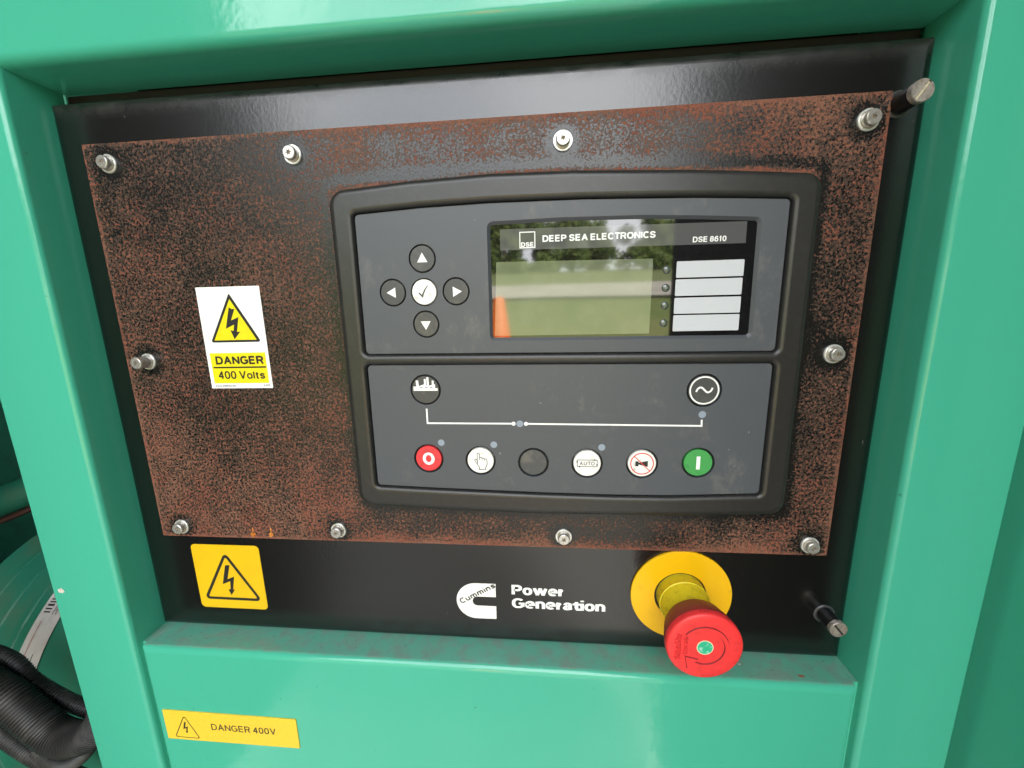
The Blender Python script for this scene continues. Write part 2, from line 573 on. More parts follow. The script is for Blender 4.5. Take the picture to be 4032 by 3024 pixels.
# glyph: width, height (1 = capital, None = small), strokes (points, closed)
GL = {
 'A': (.78, 1, [([(0, -.08), (.5, 1.04), (1, -.08)], 0), ([(.2, .34), (.8, .34)], 0)]),
 'C': (.74, 1, [(sel(.5, .5, .5, .5, 42, 318, 22), 0)]),
 'D': (.70, 1, [([(0, 0), (.42, 0)] + sel(.42, .5, .58, .5, -80, 80, 14) + [(.42, 1), (0, 1)], 1)]),
 'E': (.62, 1, [([(1, 1), (0, 1), (0, 0), (1, 0)], 0), ([(0, .52), (.94, .52)], 0)]),
 'G': (.78, 1, [(sel(.5, .5, .5, .5, 42, 322, 22) + [(1, .14), (1, .47), (.56, .47)], 0)]),
 'I': (.0, 1, [([(.5, -.0), (.5, 1)], 0)]),
 'L': (.54, 1, [([(0, 1), (0, 0), (1, 0)], 0)]),
 'N': (.70, 1, [([(0, -.08), (0, 1), (1, 0), (1, 1.08)], 0)]),
 'O': (.78, 1, [_EL]),
 'P': (.63, 1, [([(0, -.08), (0, 1), (.55, 1)] + sel(.55, .73, .45, .27, 80, -80, 10) + [(.55, .46), (.05, .46)], 0)]),
 'R': (.68, 1, [([(0, -.08), (0, 1), (.52, 1)] + sel(.52, .74, .45, .26, 80, -80, 10) + [(.52, .48), (.05, .48)], 0), ([(.5, .46), (.72, .38), (1.0, -.08)], 0)]),
 'S': (.68, 1, [(_S, 0)]),
 'T': (.66, 1, [([(-.08, 1), (1.08, 1)], 0), ([(.5, 1), (.5, -.08)], 0)]),
 'U': (.70, 1, [([(0, 1.08), (0, .4)] + sel(.5, .4, .5, .4, 190, 350, 12) + [(1, .4), (1, 1.08)], 0)]),
 'V': (.74, 1, [([(0, 1.08), (.5, -.03), (1, 1.08)], 0)]),
 '0': (.54, 1, [_EL]),
 '1': (.34, 1, [([(0, .72), (.45, .84), (.62, 1.08), (.62, -.08)], 0)]),
 '2': (.54, 1, [(smooth2([(.03, .70), (.2, .95), (.5, 1), (.85, .92), (.95, .72), (.75, .46), (.3, .2), (.02, 0)]) + [(1, 0)], 0)]),
 '3': (.54, 1, [(smooth2([(.03, .78), (.25, .98), (.6, .99), (.9, .78), (.7, .56), (.42, .53)]), 0), (smooth2([(.42, .53), (.8, .48), (.98, .26), (.75, .03), (.4, 0), (.02, .22)]), 0)]),
 '4': (.58, 1, [([(.76, -.08), (.76, 1.0), (0, .27), (1.08, .27)], 0)]),
 '6': (.54, 1, [(smooth2([(.94, .80), (.78, .97), (.5, 1), (.2, .88), (.03, .58), (0, .35)]), 0), (sel(.5, .31, .5, .31, 0, 345, 20), 1)]),
 '8': (.54, 1, [(sel(.5, .76, .42, .24, 0, 345, 18), 1), (sel(.5, .26, .5, .26, 0, 345, 18), 1)]),
 '.': (.0, 0, []),
 'a': (.53, None, [(smooth2([(.06, .70), (.2, .94), (.5, 1), (.84, .90), (.88, .66)]) + [(.88, .12), (1.05, -.02)], 0), (smooth2([(.88, .58), (.35, .50), (.02, .28), (.12, .06), (.4, 0), (.72, .1), (.88, .34)]), 0)]),
 'c': (.52, None, [(sel(.5, .5, .5, .5, 42, 318, 18), 0)]),
 'd': (.56, None, [(sel(.5, .5, .5, .5, 0, 345, 20), 1), ([(1, -.1), (1, 1.5)], 0)]),
 'e': (.54, None, [([(.0, .52), (1, .52)] + sel(.5, .5, .5, .5, 8, 312, 20), 0)]),
 'h': (.52, None, [([(0, -.1), (0, 1.5)], 0), (_N[:-1] + [(1, -.1)], 0)]),
 'i': (.0, None, [([(.5, -.1), (.5, 1.1)], 0), ([(.5, 1.36), (.5, 1.62)], 0)]),
 'l': (.0, None, [([(.5, -.1), (.5, 1.5)], 0)]),
 'm': (.86, None, [([(0, -.1), (0, 1.1)], 0), ([(0, .6)] + sel(.25, .6, .25, .4, 170, 0, 8) + [(.5, -.1)], 0), ([(.5, .6)] + sel(.75, .6, .25, .4, 170, 0, 8) + [(1, -.1)], 0)]),
 'n': (.52, None, [([(0, -.1), (0, 1.1)], 0), (_N[:-1] + [(1, -.1)], 0)]),
 'o': (.56, None, [_EL]),
 'r': (.32, None, [([(0, -.1), (0, 1.1)], 0), (smooth2([(0, .58), (.3, .92), (1.0, .98)]), 0)]),
 's': (.50, None, [(_S, 0)]),
 't': (.30, None, [(smooth2([(.45, 1.34), (.45, .9), (.45, .28), (.6, .02), (1.05, .0)]), 0), ([(-.1, 1), (1.05, 1)], 0)]),
 'u': (.52, None, [([(1, -.1), (1, 1.1)], 0), ([(1 - a, 1 - b) for a, b in _N[:-1]] + [(0, 1.1)], 0)]),
 'w': (1.0, None, [([(0, 1.1), (.25, -.04), (.5, 1.06), (.75, -.04), (1, 1.1)], 0)]),
}

def text(mb, body, x0, x1, y0, y1, z, wt=0.15, ang=0.0, depth=0.0, gap=0.13, xh=0.72, hv=1.0):
    """monoline grotesque lettering fitted to x0..x1 with capitals y0..y1; wt = stroke / capital height"""
    pen = 0.0
    runs = []
    for ch in body:
        if ch == ' ':
            pen += 0.30
            continue
        W, H, st = GL[ch]
        hh = 1.0 if H == 1 else xh
        if wt > 0.25 and ch == 'r':
            W, st = 0.24, [([(0, -.1), (0, 1.1)], 0), ([(0.0, .42), (.45, .86), (1.1, .90)], 0)]
        if wt > 0.25 and ch == 't':
            W, st = 0.26, [([(.45, 1.34), (.45, .28), (.75, .03), (1.75, .03)], 0), ([(-.75, .92), (1.75, .92)], 0)]
        W += wt
        if ch == '.':
            runs.append(([(pen + wt / 2, 0), (pen + wt / 2, wt)], 0))
        for pts, closed in st:
            runs.append(([(pen + wt / 2 + u * (W - wt), (wt * hv / 2 + v * (hh - wt * hv)) / hv) for u, v in pts], closed))
        pen += W + gap * (0.3 if ch in 'rCLT' else 1.0)
    pen -= gap
    cut = []
    for pts, closed in runs:
        if closed or len(pts) < 3:
            cut.append((pts, closed))
            continue
        cur = [pts[0]]
        for i in range(1, len(pts) - 1):
            a_, b_, c_ = Vector(pts[i - 1]), Vector(pts[i]), Vector(pts[i + 1])
            cur.append(pts[i])
            if (b_ - a_).angle(c_ - b_) > math.radians(95):
                e1 = b_ + (b_ - a_).normalized() * wt * 0.18
                e2 = b_ - (c_ - b_).normalized() * wt * 0.18
                cur[-1] = tuple(e1)
                cut.append((cur, 0))
                cur = [tuple(e2)]
        cur.append(pts[-1])
        cut.append((cur, 0))
    runs = cut
    sx, sy = (x1 - x0) / pen, (y1 - y0)
    ca, sa = math.cos(ang), math.sin(ang)
    for k, (pts, closed) in enumerate(runs):
        tmp = MB()
        tmp.stroke(pts, wt, 0, closed=bool(closed))
        nn = len(tmp.v)
        zz = z + (k % 60) * 0.002
        def tr(v, h):
            px, py = v[0] * sx, v[1] * sy * hv
            return (x0 + px * ca - py * sa, y0 + px * sa + py * ca, zz + h)
        if depth:
            fl = [tr(v, depth) for v in tmp.v]
            lo_ = [tr(v, 0) for v in tmp.v]
            half = nn // 2
            fs = list(tmp.f)
            rng = range(half if closed else half - 1)
            for i in rng:
                j = (i + 1) % half
                fs.append((i, j, nn + j, nn + i))
                fs.append((half + j, half + i, nn + half + i, nn + half + j))
            if not closed:
                fs.append((0, half, nn + half, nn))
                fs.append((half - 1, nn - 1, 2 * nn - 1, nn + half - 1))
            mb.add(fl + lo_, fs)
        else:
            mb.add([tr(v, 0) for v in tmp.v], tmp.f)
    return mb

def arc(cx, cy, r, a0, a1, n=24):
    return [(cx + r * math.cos(math.radians(a0 + (a1 - a0) * i / n)), cy + r * math.sin(math.radians(a0 + (a1 - a0) * i / n))) for i in range(n + 1)]

# ------------------------------------------------------------------ setting: ground, grass, trees in front of the machine (they show in its reflections)
G0 = -1250.0
def sheet(x0, x1, z0, z1, y):
    return MB().add([(x0, y, z1), (x1, y, z1), (x1, y, z0), (x0, y, z0)], [(0, 1, 2, 3)])
b = MB()
nx, ny = 40, 40
for j in range(ny + 1):
    for i in range(nx + 1):
        X = -150000 + 300000 * i / nx
        Z = -150000 + 300000 * j / ny
        Y = G0 - 4
        b.v.append((X, Y, Z))
for j in range(ny):
    for i in range(nx):
        q = j * (nx + 1) + i
        b.f.append((q + nx + 1, q + nx + 2, q + 1, q))
gr = mk("ground", b, 'grass', smooth=False)
gr['kind'] = 'structure'
pv = mk("pavement", sheet(-9000, 9000, -3000, 4200, G0), 'concrete', smooth=False)
pv['kind'] = 'structure'
pd = mk("reflection_slab", MB().box(-1500, 420, G0 + 4, G0 + 62, -1180, 790), 'reflection_slab', smooth=False)  # unseen pale slab added to reflect in the lower green panel
pd['kind'] = 'structure'
# grass bank beyond the pavement
b = MB()
n_ = 40
prof = [(5200, -3), (6200, 500), (8000, 1400), (10000, 1800), (16000, 2350), (30000, 3950), (45000, 4300), (52000, -4)]
for i in range(n_ + 1):
    X = -40000 + 80000 * i / n_
    for z, h in prof:
        hh = h + (noise.noise(Vector((X * 0.0002, z * 0.0003, 1.0))) * 60 if h > 10 else 0)
        b.v.append((X, G0 + hh, z))
for i in range(n_):
    for k in range(len(prof) - 1):
        q = i * len(prof) + k
        b.f.append((q, q + 1, q + len(prof) + 1, q + len(prof)))
hb = mk("grass_bank", b, 'grass')
hb['kind'] = 'structure'

b = MB()
for i in range(n_ + 1):
    X = -40000 + 80000 * i / n_
    for z, h in ((8050, 1418), (9950, 1798)):
        b.v.append((X, G0 + h + noise.noise(Vector((X * 0.0002, z * 0.0003, 1.0))) * 60 + 60, z))
for i in range(n_):
    b.f.append((i * 2, i * 2 + 1, i * 2 + 3, i * 2 + 2))
tk = mk("road", b, 'pale_road')
tk['kind'] = 'structure'

def tree(x, z, h, seed, label, foot=G0 + 1330):
    rnd = random.Random(seed)
    base = (x, foot, z)
    t = thing("tree", label, "tree", base, "trees along the grass bank")
    tb = MB()
    tb.tube([(x, base[1] - 100, z), (x + 60, base[1] + h * 0.25, z), (x - 40, base[1] + h * 0.5, z + 50), (x, base[1] + h * 0.8, z)], [190, 140, 95, 30], 8)
    for k in range(6):
        a = rnd.uniform(0, 2 * PI)
        y0 = base[1] + h * rnd.uniform(0.25, 0.6)
        tb.tube([(x, y0, z), (x + math.cos(a) * h * 0.12, y0 + h * 0.1, z + math.sin(a) * h * 0.12), (x + math.cos(a) * h * 0.24, y0 + h * 0.18, z + math.sin(a) * h * 0.24)], [70, 45, 18], 6)
    mk("trunk", tb, 'bark', t)
    cb = MB()
    lobes = [(rnd.gauss(0, 0.2) * h, rnd.uniform(0.02, 0.9) * h, rnd.gauss(0, 0.18) * h, rnd.uniform(0.13, 0.22) * h) for _ in range(17)]
    for lx, ly, lz, lr in lobes:
        for _ in range(190 if h < 7000 else 420):
            d = Vector((rnd.gauss(0, 1), rnd.gauss(0, 1), rnd.gauss(0, 1))).normalized() * lr * rnd.random() ** 0.4
            c = Vector((x + lx, base[1] + ly, z + lz)) + d
            u = Vector((rnd.gauss(0, 1), rnd.gauss(0, 1), rnd.gauss(0, 1))).normalized()
            v_ = u.orthogonal().normalized()
            s_ = rnd.uniform(80, 170) * (1.5 if z > 20000 else 1)
            cb.add([c - u * s_ - v_ * s_ * 0.5, c + v_ * s_ * 0.3 - u * 0.2 * s_, c + u * s_, c - v_ * s_ * 0.6], [(0, 1, 2, 3)])
    mk("crown", cb, 'leaf', t, smooth=False)

TR = [(-9000, 15500, 4600), (-6300, 13800, 3600), (-3600, 14800, 2900), (-1400, 13600, 3000), (900, 14600, 3300), (3300, 13700, 3000), (5900, 14900, 3800), (8800, 14000, 4300), (-12500, 14500, 5000), (12500, 15000, 4800),
      (-5000, 16200, 4000), (-2500, 16600, 3400), (-200, 16000, 3300), (2100, 16500, 3400), (4600, 16300, 3700), (7300, 16800, 4200), (-7700, 16500, 4400)]
TRL = ["broad green tree of the front row towards the left end of the bank", "rounded tree of the front row left of the open sky", "low tree of the front row with open sky above it", "green tree of the front row facing the display", "broad tree of the front row straight in front of the machine", "rounded tree of the front row right of the machine", "tall tree of the front row towards the right end of the bank", "tall tree next to the right end of the bank", "tallest tree at the left end of the bank", "tree at the far right end of the bank",
       "back row tree behind the rounded left tree", "back row tree behind the low tree", "back row tree in the gap facing the display", "back row tree in the gap right of the display", "back row tree behind the rounded right tree", "back row tree behind the tall right tree", "back row tree behind the broad left tree"]
for i, (x, z, h) in enumerate(TR):
    tree(x * 2, z * 2, h * 1.35, 40 + i, TRL[i], G0 + 3750)
tree(-6800, 7600, 8600, 91, "big spreading tree close to the machine on the left", G0 - 100)
tree(-9500, 5200, 8200, 92, "big tree beside the spreading one, further left", G0 - 100)

dp = thing("reflection_cone", "tall orange cone added out of view for the orange reflection in the display", "traffic cone", (-505, G0, 4000))  # unseen cone added to put an orange reflection in the display
mk("base", MB().box(-785, -225, G0 + 1, G0 + 70, 3720, 4280), 'hole', dp, smooth=False)
def vcyl(x, z, prof, n=24):
    return MB().loft([[(x + r_ * math.cos(2 * PI * i / n), y_, z - r_ * math.sin(2 * PI * i / n)) for i in range(n)] for r_, y_ in prof])
mk("cone_body", vcyl(-505, 4000, [(240, G0 + 70), (60, 120), (48, 150), (10, 155)]), 'orange', dp)

# ------------------------------------------------------------------ the green enclosure
WL, WR, ZF = -283.4, 170.6, 19.0
enc = thing("generator_enclosure", "green painted generator enclosure framing the black control panel", "generator", (-60, G0, 0))
def bend(cx, cz, r, a0, a1, n=8):
    return [(cx + r * math.cos(math.radians(a0 + (a1 - a0) * k / n)), cz + r * math.sin(math.radians(a0 + (a1 - a0) * k / n))) for k in range(n + 1)]
r = 3.4
# posts: outer edge, front face, rolled inner edge, inner wall
xo = WL - 49.5
prof = [(xo, -9)] + bend(xo + 1.2, ZF - 1.2, 1.2, 180, 90, 4) + bend(WL - r, ZF - r, r, 90, 0) + [(WL, -10), (WL - 2, -10), (WL - 4, ZF - 6), (xo + 2, ZF - 6), (xo + 2, -9)]
post = mk("frame_post", MB().prism_y(prof[::-1], -760, 1000), 'green', enc)
xo2 = WR + 49.0
prof = [(WR, -10)] + bend(WR + r, ZF - r, r, 180, 90) + bend(xo2 - 1.2, ZF - 1.2, 1.2, 90, 0, 4) + [(xo2, -9), (xo2 - 2, -9), (xo2 - 2, ZF - 6), (WR + 4, ZF - 6), (WR + 2, -10)]
mk("frame_post", MB().prism_y(prof[::-1], -760, 1000), 'green', enc)
# lintel above the panel
prof = [(153.2, -11)] + [(153.2 + 5.5 - 5.5 * math.cos(t), ZF - 5.5 + 5.5 * math.sin(t)) for t in [k / 8 * PI / 2 for k in range(9)]] + [(1000, ZF), (1000, ZF - 2), (166, ZF - 8), (156, -11)]
mk("lintel", MB().prism_x(prof, WL + 0.02, WR - 0.02), 'green', enc)
mk("gap_shade", MB().box(WL + 0.2, WR - 0.2, 120, 153.0, -16, -12), 'hole', enc, smooth=False)  # black strip standing in for the shade in the gap above the panel
# lower panel with its sill
b = MB().panel(WL + 3.2, WR - 3.2, -760, -189.2, -12, ZF - 0.8, 4.2, 0.6, 8, 2)
mk("lower_panel", b, 'green', enc)
# sill returns to the posts on both sides behind the rolled edges
mk("sill_gusset", MB().box(WL + 0.1, WL + 3.3, -760, -189.8, -12, 13.0), 'green', enc, smooth=False)
mk("sill_gusset", MB().box(WR - 3.3, WR - 0.1, -760, -189.8, -12, 13.0), 'green', enc, smooth=False)
# shell: back, roof, side, base (shade the panel and close the bay)
mk("recess_back", MB().box(WL - 3, WR + 3, -760, 998, -62, -60), 'hole', enc, smooth=False)
mk("roof", MB().box(-1400, 320, 1000, 1025, -1100, 24), 'green', enc, smooth=False)
mk("back_wall", MB().box(-1400, 320, G0 + 100, 1000, -1100, -1080), 'inner_green', enc, smooth=False)
mk("side_wall", MB().box(300, 320, G0 + 100, 1000, -1080, -14), 'green', enc, smooth=False)
mk("side_wall", MB().box(-1400, -1380, G0 + 100, 1000, -1080, 10), 'inner_green', enc, smooth=False)
mk("corner_strip", MB().box(WR + 49.5, 318, G0 + 100, 999, -13, -9.5), 'green', enc, smooth=False)
mk("base_rail", MB().box(-1378, 298, G0 + 100, -762, -40, 14), 'green', enc, smooth=False)
mk("floor_plate", MB().box(-1378, 298, -790, -770, -1080, -42), 'inner_green', enc, smooth=False)
mk("bulkhead", MB().box(-470, -462, -770, 998, -1080, -160), 'inner_green', enc, smooth=False)
mk("inner_wall", MB().box(-1378, -472, -768, 998, -560, -552), 'inner_green', enc, smooth=False)
mk("bay_apron", MB().slab(rrect(-1370, -340, -768, -470, 2, 2), -140, -128, 2), 'green', enc)
# opened door hinged on the right post
def leaf(xa, za, xb, zb, th, y0, y1):
    return MB().add([(xa, y0, za), (xb, y0, zb), (xb, y1, zb), (xa, y1, za), (xa + th, y0, za), (xb + th, y0, zb), (xb + th, y1, zb), (xa + th, y1, za)],
                    [(0, 1, 2, 3), (4, 7, 6, 5), (0, 4, 5, 1), (1, 5, 6, 2), (2, 6, 7, 3), (3, 7, 4, 0)])
mk("door", leaf(224.6, ZF - 14, 285.0, 720, 26, -1100, 998), 'green', enc, smooth=False)
mk("door", leaf(-800.0, 14, -815.0, 1000, -26, -1100, 998), 'green', enc, smooth=False)  # unseen left door, placed to block side light and darken the panel's reflections
def lining(name, mb):
    return mk(name, mb, 'foam', enc, smooth=False)
lining("door_lining", leaf(222.5, 70, 270.0, 715, 12, -1095, 990))
lining("door_lining", leaf(-797.0, 20, -811.0, 995, -3, -1095, 990))
mk("front_panel", MB().box(-1400, -800, G0 + 100, 999, -12, 12), 'green', enc, smooth=False)
# unseen flap added above the opening to block overhead sky light
cv = MB()
for y_, z_ in ((1026, 24), (1240, 900)):
    for dy_ in (0, 26):
        cv.v += [(-1400, y_ + dy_, z_), (320, y_ + dy_, z_)]
cv.f += [(0, 4, 5, 1), (2, 3, 7, 6), (0, 1, 3, 2), (4, 6, 7, 5), (0, 2, 6, 4), (1, 5, 7, 3)]
mk("sky_blocker", cv, 'green', enc, smooth=False)
cv = MB()
for y_, z_ in ((1026, 62), (1228, 885)):
    cv.v += [(-1390, y_, z_), (310, y_, z_)]
    cv.v += [(-1390, y_ + 6, z_), (310, y_ + 6, z_)]
cv.f += [(0, 4, 5, 1), (2, 3, 7, 6), (0, 1, 3, 2), (4, 6, 7, 5), (0, 2, 6, 4), (1, 5, 7, 3)]
lining("blocker_lining", cv)  # dark underside added to the flap to cut reflected light
# chipped paint
def blot(cx, cy, rx, ry, z, seed, n=14):
    rn = random.Random(seed)
    return [(cx + rx * math.cos(2 * PI * i / n) * rn.uniform(0.55, 1.15), cy + ry * math.sin(2 * PI * i / n) * rn.uniform(0.55, 1.15), z) for i in range(n)]
b = MB().add(blot(-326, -148, 2.6, 2.2, ZF + 0.06, 3), [tuple(range(14))])
mk("paint_chip", b, 'chip', enc, smooth=False)
pts = blot(140, 11.6, 2.2, 1.0, 0, 5)
b = MB().add([(a[0], -189.12, a[1]) for a in pts], [tuple(range(14))[::-1]])
mk("paint_chip", b, 'chip_red', enc, smooth=False)
pts = blot(108, 6.0, 0.8, 0.6, 0, 6)
b = MB().add([(a[0], -189.12, a[1]) for a in pts], [tuple(range(14))[::-1]])
mk("paint_chip", b, 'chip', enc, smooth=False)

# ------------------------------------------------------------------ black control panel
cpn = thing("control_panel", "black powder coated control panel set in the green frame", "control panel", (-57, -189, 0))
b = MB().panel(-283.2, 170.4, -189.0, 145.2, -9, 0, 5.5, 1.6, 8, 4)
mk("face_plate", b, 'black', cpn)
# brand mark: letter C block with name cut out of it, and two words
def cmark():
    out = [(-41.4, -145.1), (-54.7, -145.1)]
    out += [(-54.3 + 12.9 * math.cos(math.radians(a)), -158 + 12.9 * math.sin(math.radians(a))) for a in range(96, 266, 8)]
    out += [(-54.7, -170.9), (-41.5, -170.8), (-41.4, -161.4), (-53.2, -161.4)]
    out += [(-53.4 + 3.3 * math.cos(math.radians(a)), -158.1 + 3.3 * math.sin(math.radians(a))) for a in range(264, 95, -12)]
    out += [(-53.2, -154.8), (-41.4, -154.7)]
    return out
mk("brand_mark", MB().poly(cmark(), 0.05), 'white_logo', cpn, smooth=False)
b = MB()
text(b, "Cummins", -63.9, -37.6, -160.6, -156.6, 0.11, wt=0.2, ang=math.radians(30), gap=0.16)
mk("brand_name", b, 'black_print', cpn, smooth=False)
b = MB()
text(b, "Power", -31.2, 2.0, -152.3, -145.2, 0.05, wt=0.285, gap=0.04, xh=0.77, hv=0.66)
text(b, "Generation", -31.2, 27.8, -162.0, -154.8, 0.05, wt=0.285, gap=0.04, xh=0.77, hv=0.66)
mk("brand_lettering", b, 'white_print', cpn, smooth=False)

def thumb(cx, cy, slot_ang, slot_mat):
    t = mk("captive_screw", MB().lathe(cx, cy, [(5.2, 0), (5.2, 0.7), (4.5, 0.9), (4.4, 9.0), (3.7, 9.2), (3.7, 9.9), (4.4, 10.0)], 36), 'sleeve', cpn)
    prof = [(4.4, 9.9), (4.75, 10.1), (4.75, 12.3), (4.4, 12.7)]
    n = 48
    hb_ = MB()
    rings = []
    for k, (rr, z) in enumerate(prof):
        kn = 0.12 if k in (1, 2) else 0.0
        rings.append([(cx + (rr - kn * (i % 2)) * math.cos(2 * PI * i / n), cy + (rr - kn * (i % 2)) * math.sin(2 * PI * i / n), z) for i in range(n)])
    hb_.loft(rings)
    # face split by the slot
    sw = 0.62
    for sgn in (1, -1):
        a0 = math.asin(sw / 4.4)
        arcp = [(4.4 * math.cos(a0 + (PI - 2 * a0) * k / 20), 4.4 * math.sin(a0 + (PI - 2 * a0) * k / 20)) for k in range(21)]
        lo = [(cx + (x * math.cos(slot_ang) - y * math.sin(slot_ang)) * sgn, cy + (x * math.sin(slot_ang) + y * math.cos(slot_ang)) * sgn) for x, y in arcp]
        hb_.poly(lo, 12.7)
        hb_.loft([[(*lo[0], 12.7), (*lo[-1], 12.7)], [(*lo[0], 11.7), (*lo[-1], 11.7)]], closed=False)
    h = mk("screw_head", hb_, 'worn', cpn, smooth=30)
    sb = MB()
    sb.stroke([(cx - 4.4 * math.cos(slot_ang), cy - 4.4 * math.sin(slot_ang)), (cx + 4.4 * math.cos(slot_ang), cy + 4.4 * math.sin(slot_ang))], 1.5, 12.0)
    s2 = mk("screw_slot", sb, slot_mat, cpn, smooth=False)
    h.parent = t
    s2.parent = t
    return t
def grommet(cx, cy):
    mk("grommet", MB().lathe(cx, cy, [(5.9, 0.05), (5.9, 0.5), (5.5, 0.8)], 36), 'grommet', cpn)
grommet(156.0, 116.5)
grommet(156.2, -156.2)
thumb(156.0, 116.5, math.radians(56), 'slot')
thumb(156.2, -156.2, math.radians(-50), 'slot_dark')

# ------------------------------------------------------------------ rusted mounting plate with its ten screws
SCREWS = [(-250.2, 111.2), (-142.0, 110.2), (0.7, 109.0), (142.6, 110.0), (141.0, 0.1), (142.0, -110.3), (1.6, -109.3), (-140.9, -109.3), (-249.6, -109.8), (-250.0, 0.4)]
BEZEL = fillet([(-123.0, -88.9, 9), (-72, -91.2, 0), (-13, -92.7, 0), (62, -91.9, 0), (98, -90.7, 0), (123.5, -89.4, 9),
                (123.5, 87.2, 8), (83.5, 90.4, 0), (61, 91.9, 0), (5, 94.4, 0), (-36, 94.9, 0), (-79, 93.4, 0), (-122.9, 90.3, 9)], 7)
plate = thing("mounting_plate", "rust speckled steel plate bolted on the black panel", "metal plate", (-56, 2, 0.1))
PX0, PX1, PY0, PY1 = -264.7, 152.0, -116.9, 121.8

def bezel_dist(x, y):
    dx = max(-123.2 - x, 0, x - 123.5)
    top = 94.6 - 0.00032 * (x + 20) ** 2
    bot = -92.6 + 0.00022 * (x - 10) ** 2
    dy = max(bot - y, 0, y - top)
    return math.hypot(dx, dy)

def sst(a, b_, v):
    t = min(1, max(0, (v - a) / (b_ - a)))
    return t * t * (3 - 2 * t)

def rust_density(x, y):
    bd = bezel_dist(x, y)
    big = noise.noise(Vector((x * 0.022, y * 0.022, 3.3)))
    mid = noise.noise(Vector((x * 0.06, y * 0.06, 9.1)))
    left = 0.485 - 0.05 * sst(-20, 90, y) + 0.08 * sst(-20, -90, y) + 0.08 * big + 0.06 * mid - 0.06 * sst(6, 1, bd)
    right = 0.50 + 0.09 * big + 0.08 * mid - 0.34 * sst(8 + 5 * big, 1.5 + 3 * mid, bd) - 0.16 * sst(26, 2, abs(y - 8)) * sst(24, 8, bd)
    topb = 0.46 + 0.10 * big + 0.10 * mid - 0.28 * sst(10, 3, bd) + 0.55 * sst(2.8, 0.6, bd + mid) + 0.10 * sst(40, 110, x) + 0.10 * sst(112, 120, y)
    botb = 0.47 + 0.12 * big + 0.14 * mid - 0.08 * sst(20, 60, x) * sst(110, 80, x) - 0.22 * sst(7, 1, bd) + 0.18 * sst(-106, -116, y)
    wl, wr = sst(-112, -138, x), sst(118, 130, x)
    mid_b = topb if y > 0 else botb
    rho = mid_b * (1 - wl) * (1 - wr) + left * wl + right * wr
    e = min(x - PX0, PX1 - x, y - PY0, PY1 - y)
    rho += 0.22 * sst(2.4, 0.2, e + 1.8 * mid)
    for sx, sy in SCREWS:
        d = math.hypot(x - sx, y - sy)
        rho -= 0.26 * sst(11 + 4 * mid, 5, d)
    return max(0, min(1, rho))

b = MB()
NX, NY = 190, 110
for j in range(NY + 1):
    for i in range(NX + 1):
        b.v.append((PX0 + (PX1 - PX0) * i / NX, PY0 + (PY1 - PY0) * j / NY, 1.6))
dens = [rust_density(v[0], v[1]) for v in b.v]
for j in range(NY):
    for i in range(NX):
        q = j * (NX + 1) + i
        b.f.append((q, q + 1, q + NX + 2, q + NX + 1))
edge = [(PX0, PY0), (PX1, PY0), (PX1, PY1), (PX0, PY1)]
b.loft([[(x, y, 0.1) for x, y in edge], [(x, y, 1.6) for x, y in edge]])
pl = mk("plate_sheet", b, 'rust', plate, smooth=False)
at = pl.data.attributes.new("rust", 'FLOAT', 'POINT')
vals = dens + [0.7] * (len(pl.data.vertices) - len(dens))
at.data.foreach_set("value", vals)
for k, (dx_, dy_) in enumerate([(-200.2, -114.3), (-187.6, -113.9)]):
    b = MB()
    b.add(blot(dx_, dy_, 1.9, 2.1, 1.66, 20 + k), [tuple(range(14))])
    b.add(blot(dx_ + 0.3, dy_ + 3.0, 0.7, 2.2, 1.66, 30 + k), [tuple(range(14))])
    mk("rust_drip", b, 'drip', plate, smooth=False)

def star(cx, cy, r0, r1, n, a0):
    return [(cx + (r0 if i % 2 else r1) * math.cos(a0 + PI * i / n), cy + (r0 if i % 2 else r1) * math.sin(a0 + PI * i / n)) for i in range(2 * n)]

def screw_parts(parent, tall):
    """built round the origin of PARENT's local frame at the plate's face"""
    h = 6.9 if tall else 2.9
    z = 1.6
    o0 = ORG[parent.name]
    cx, cy = o0[0], o0[1]
    head = MB()
    zb = z + 1.25
    rh = 3.6
    n = 32
    head.lathe(cx, cy, [(rh, zb), (rh, zb + h - 1.1), (rh * 0.985, zb + h - 0.6), (rh * 0.93, zb + h - 0.2), (rh * 0.84, zb + h)], n, cap=False)
    st = star(cx, cy, 0.85, 1.75, 6, 0.3)
    head.poly([circle(cx, cy, rh * 0.84, n), st], zb + h)
    head.loft([[(a[0], a[1], zb + h) for a in st], [(cx + (a[0] - cx) * 0.7, cy + (a[1] - cy) * 0.7, zb + h - 0.8) for a in st]], flip=True)
    rec = MB().poly([(cx + (a[0] - cx) * 0.7, cy + (a[1] - cy) * 0.7) for a in st], zb + h - 0.8)
    hd = mk("screw", head, 'zinc', parent)
    rc0 = mk("screw_recess", rec, 'recess', parent, smooth=False)
    rc0.parent = hd
    wsh = MB()
    wsh.lathe(cx, cy, [(4.9, z - 0.1), (4.9, z + 0.75), (4.7, z + 0.95)], 40)
    w1 = mk("washer", wsh, 'washer', parent)
    w1.parent = hd
    sw = MB()
    sw.lathe(cx, cy, [(3.9, z + 0.9), (4.0, z + 1.0), (3.9, z + 1.3)], 32)
    w2 = mk("spring_washer", sw, 'zinc', parent)
    w2.parent = hd
    return hd

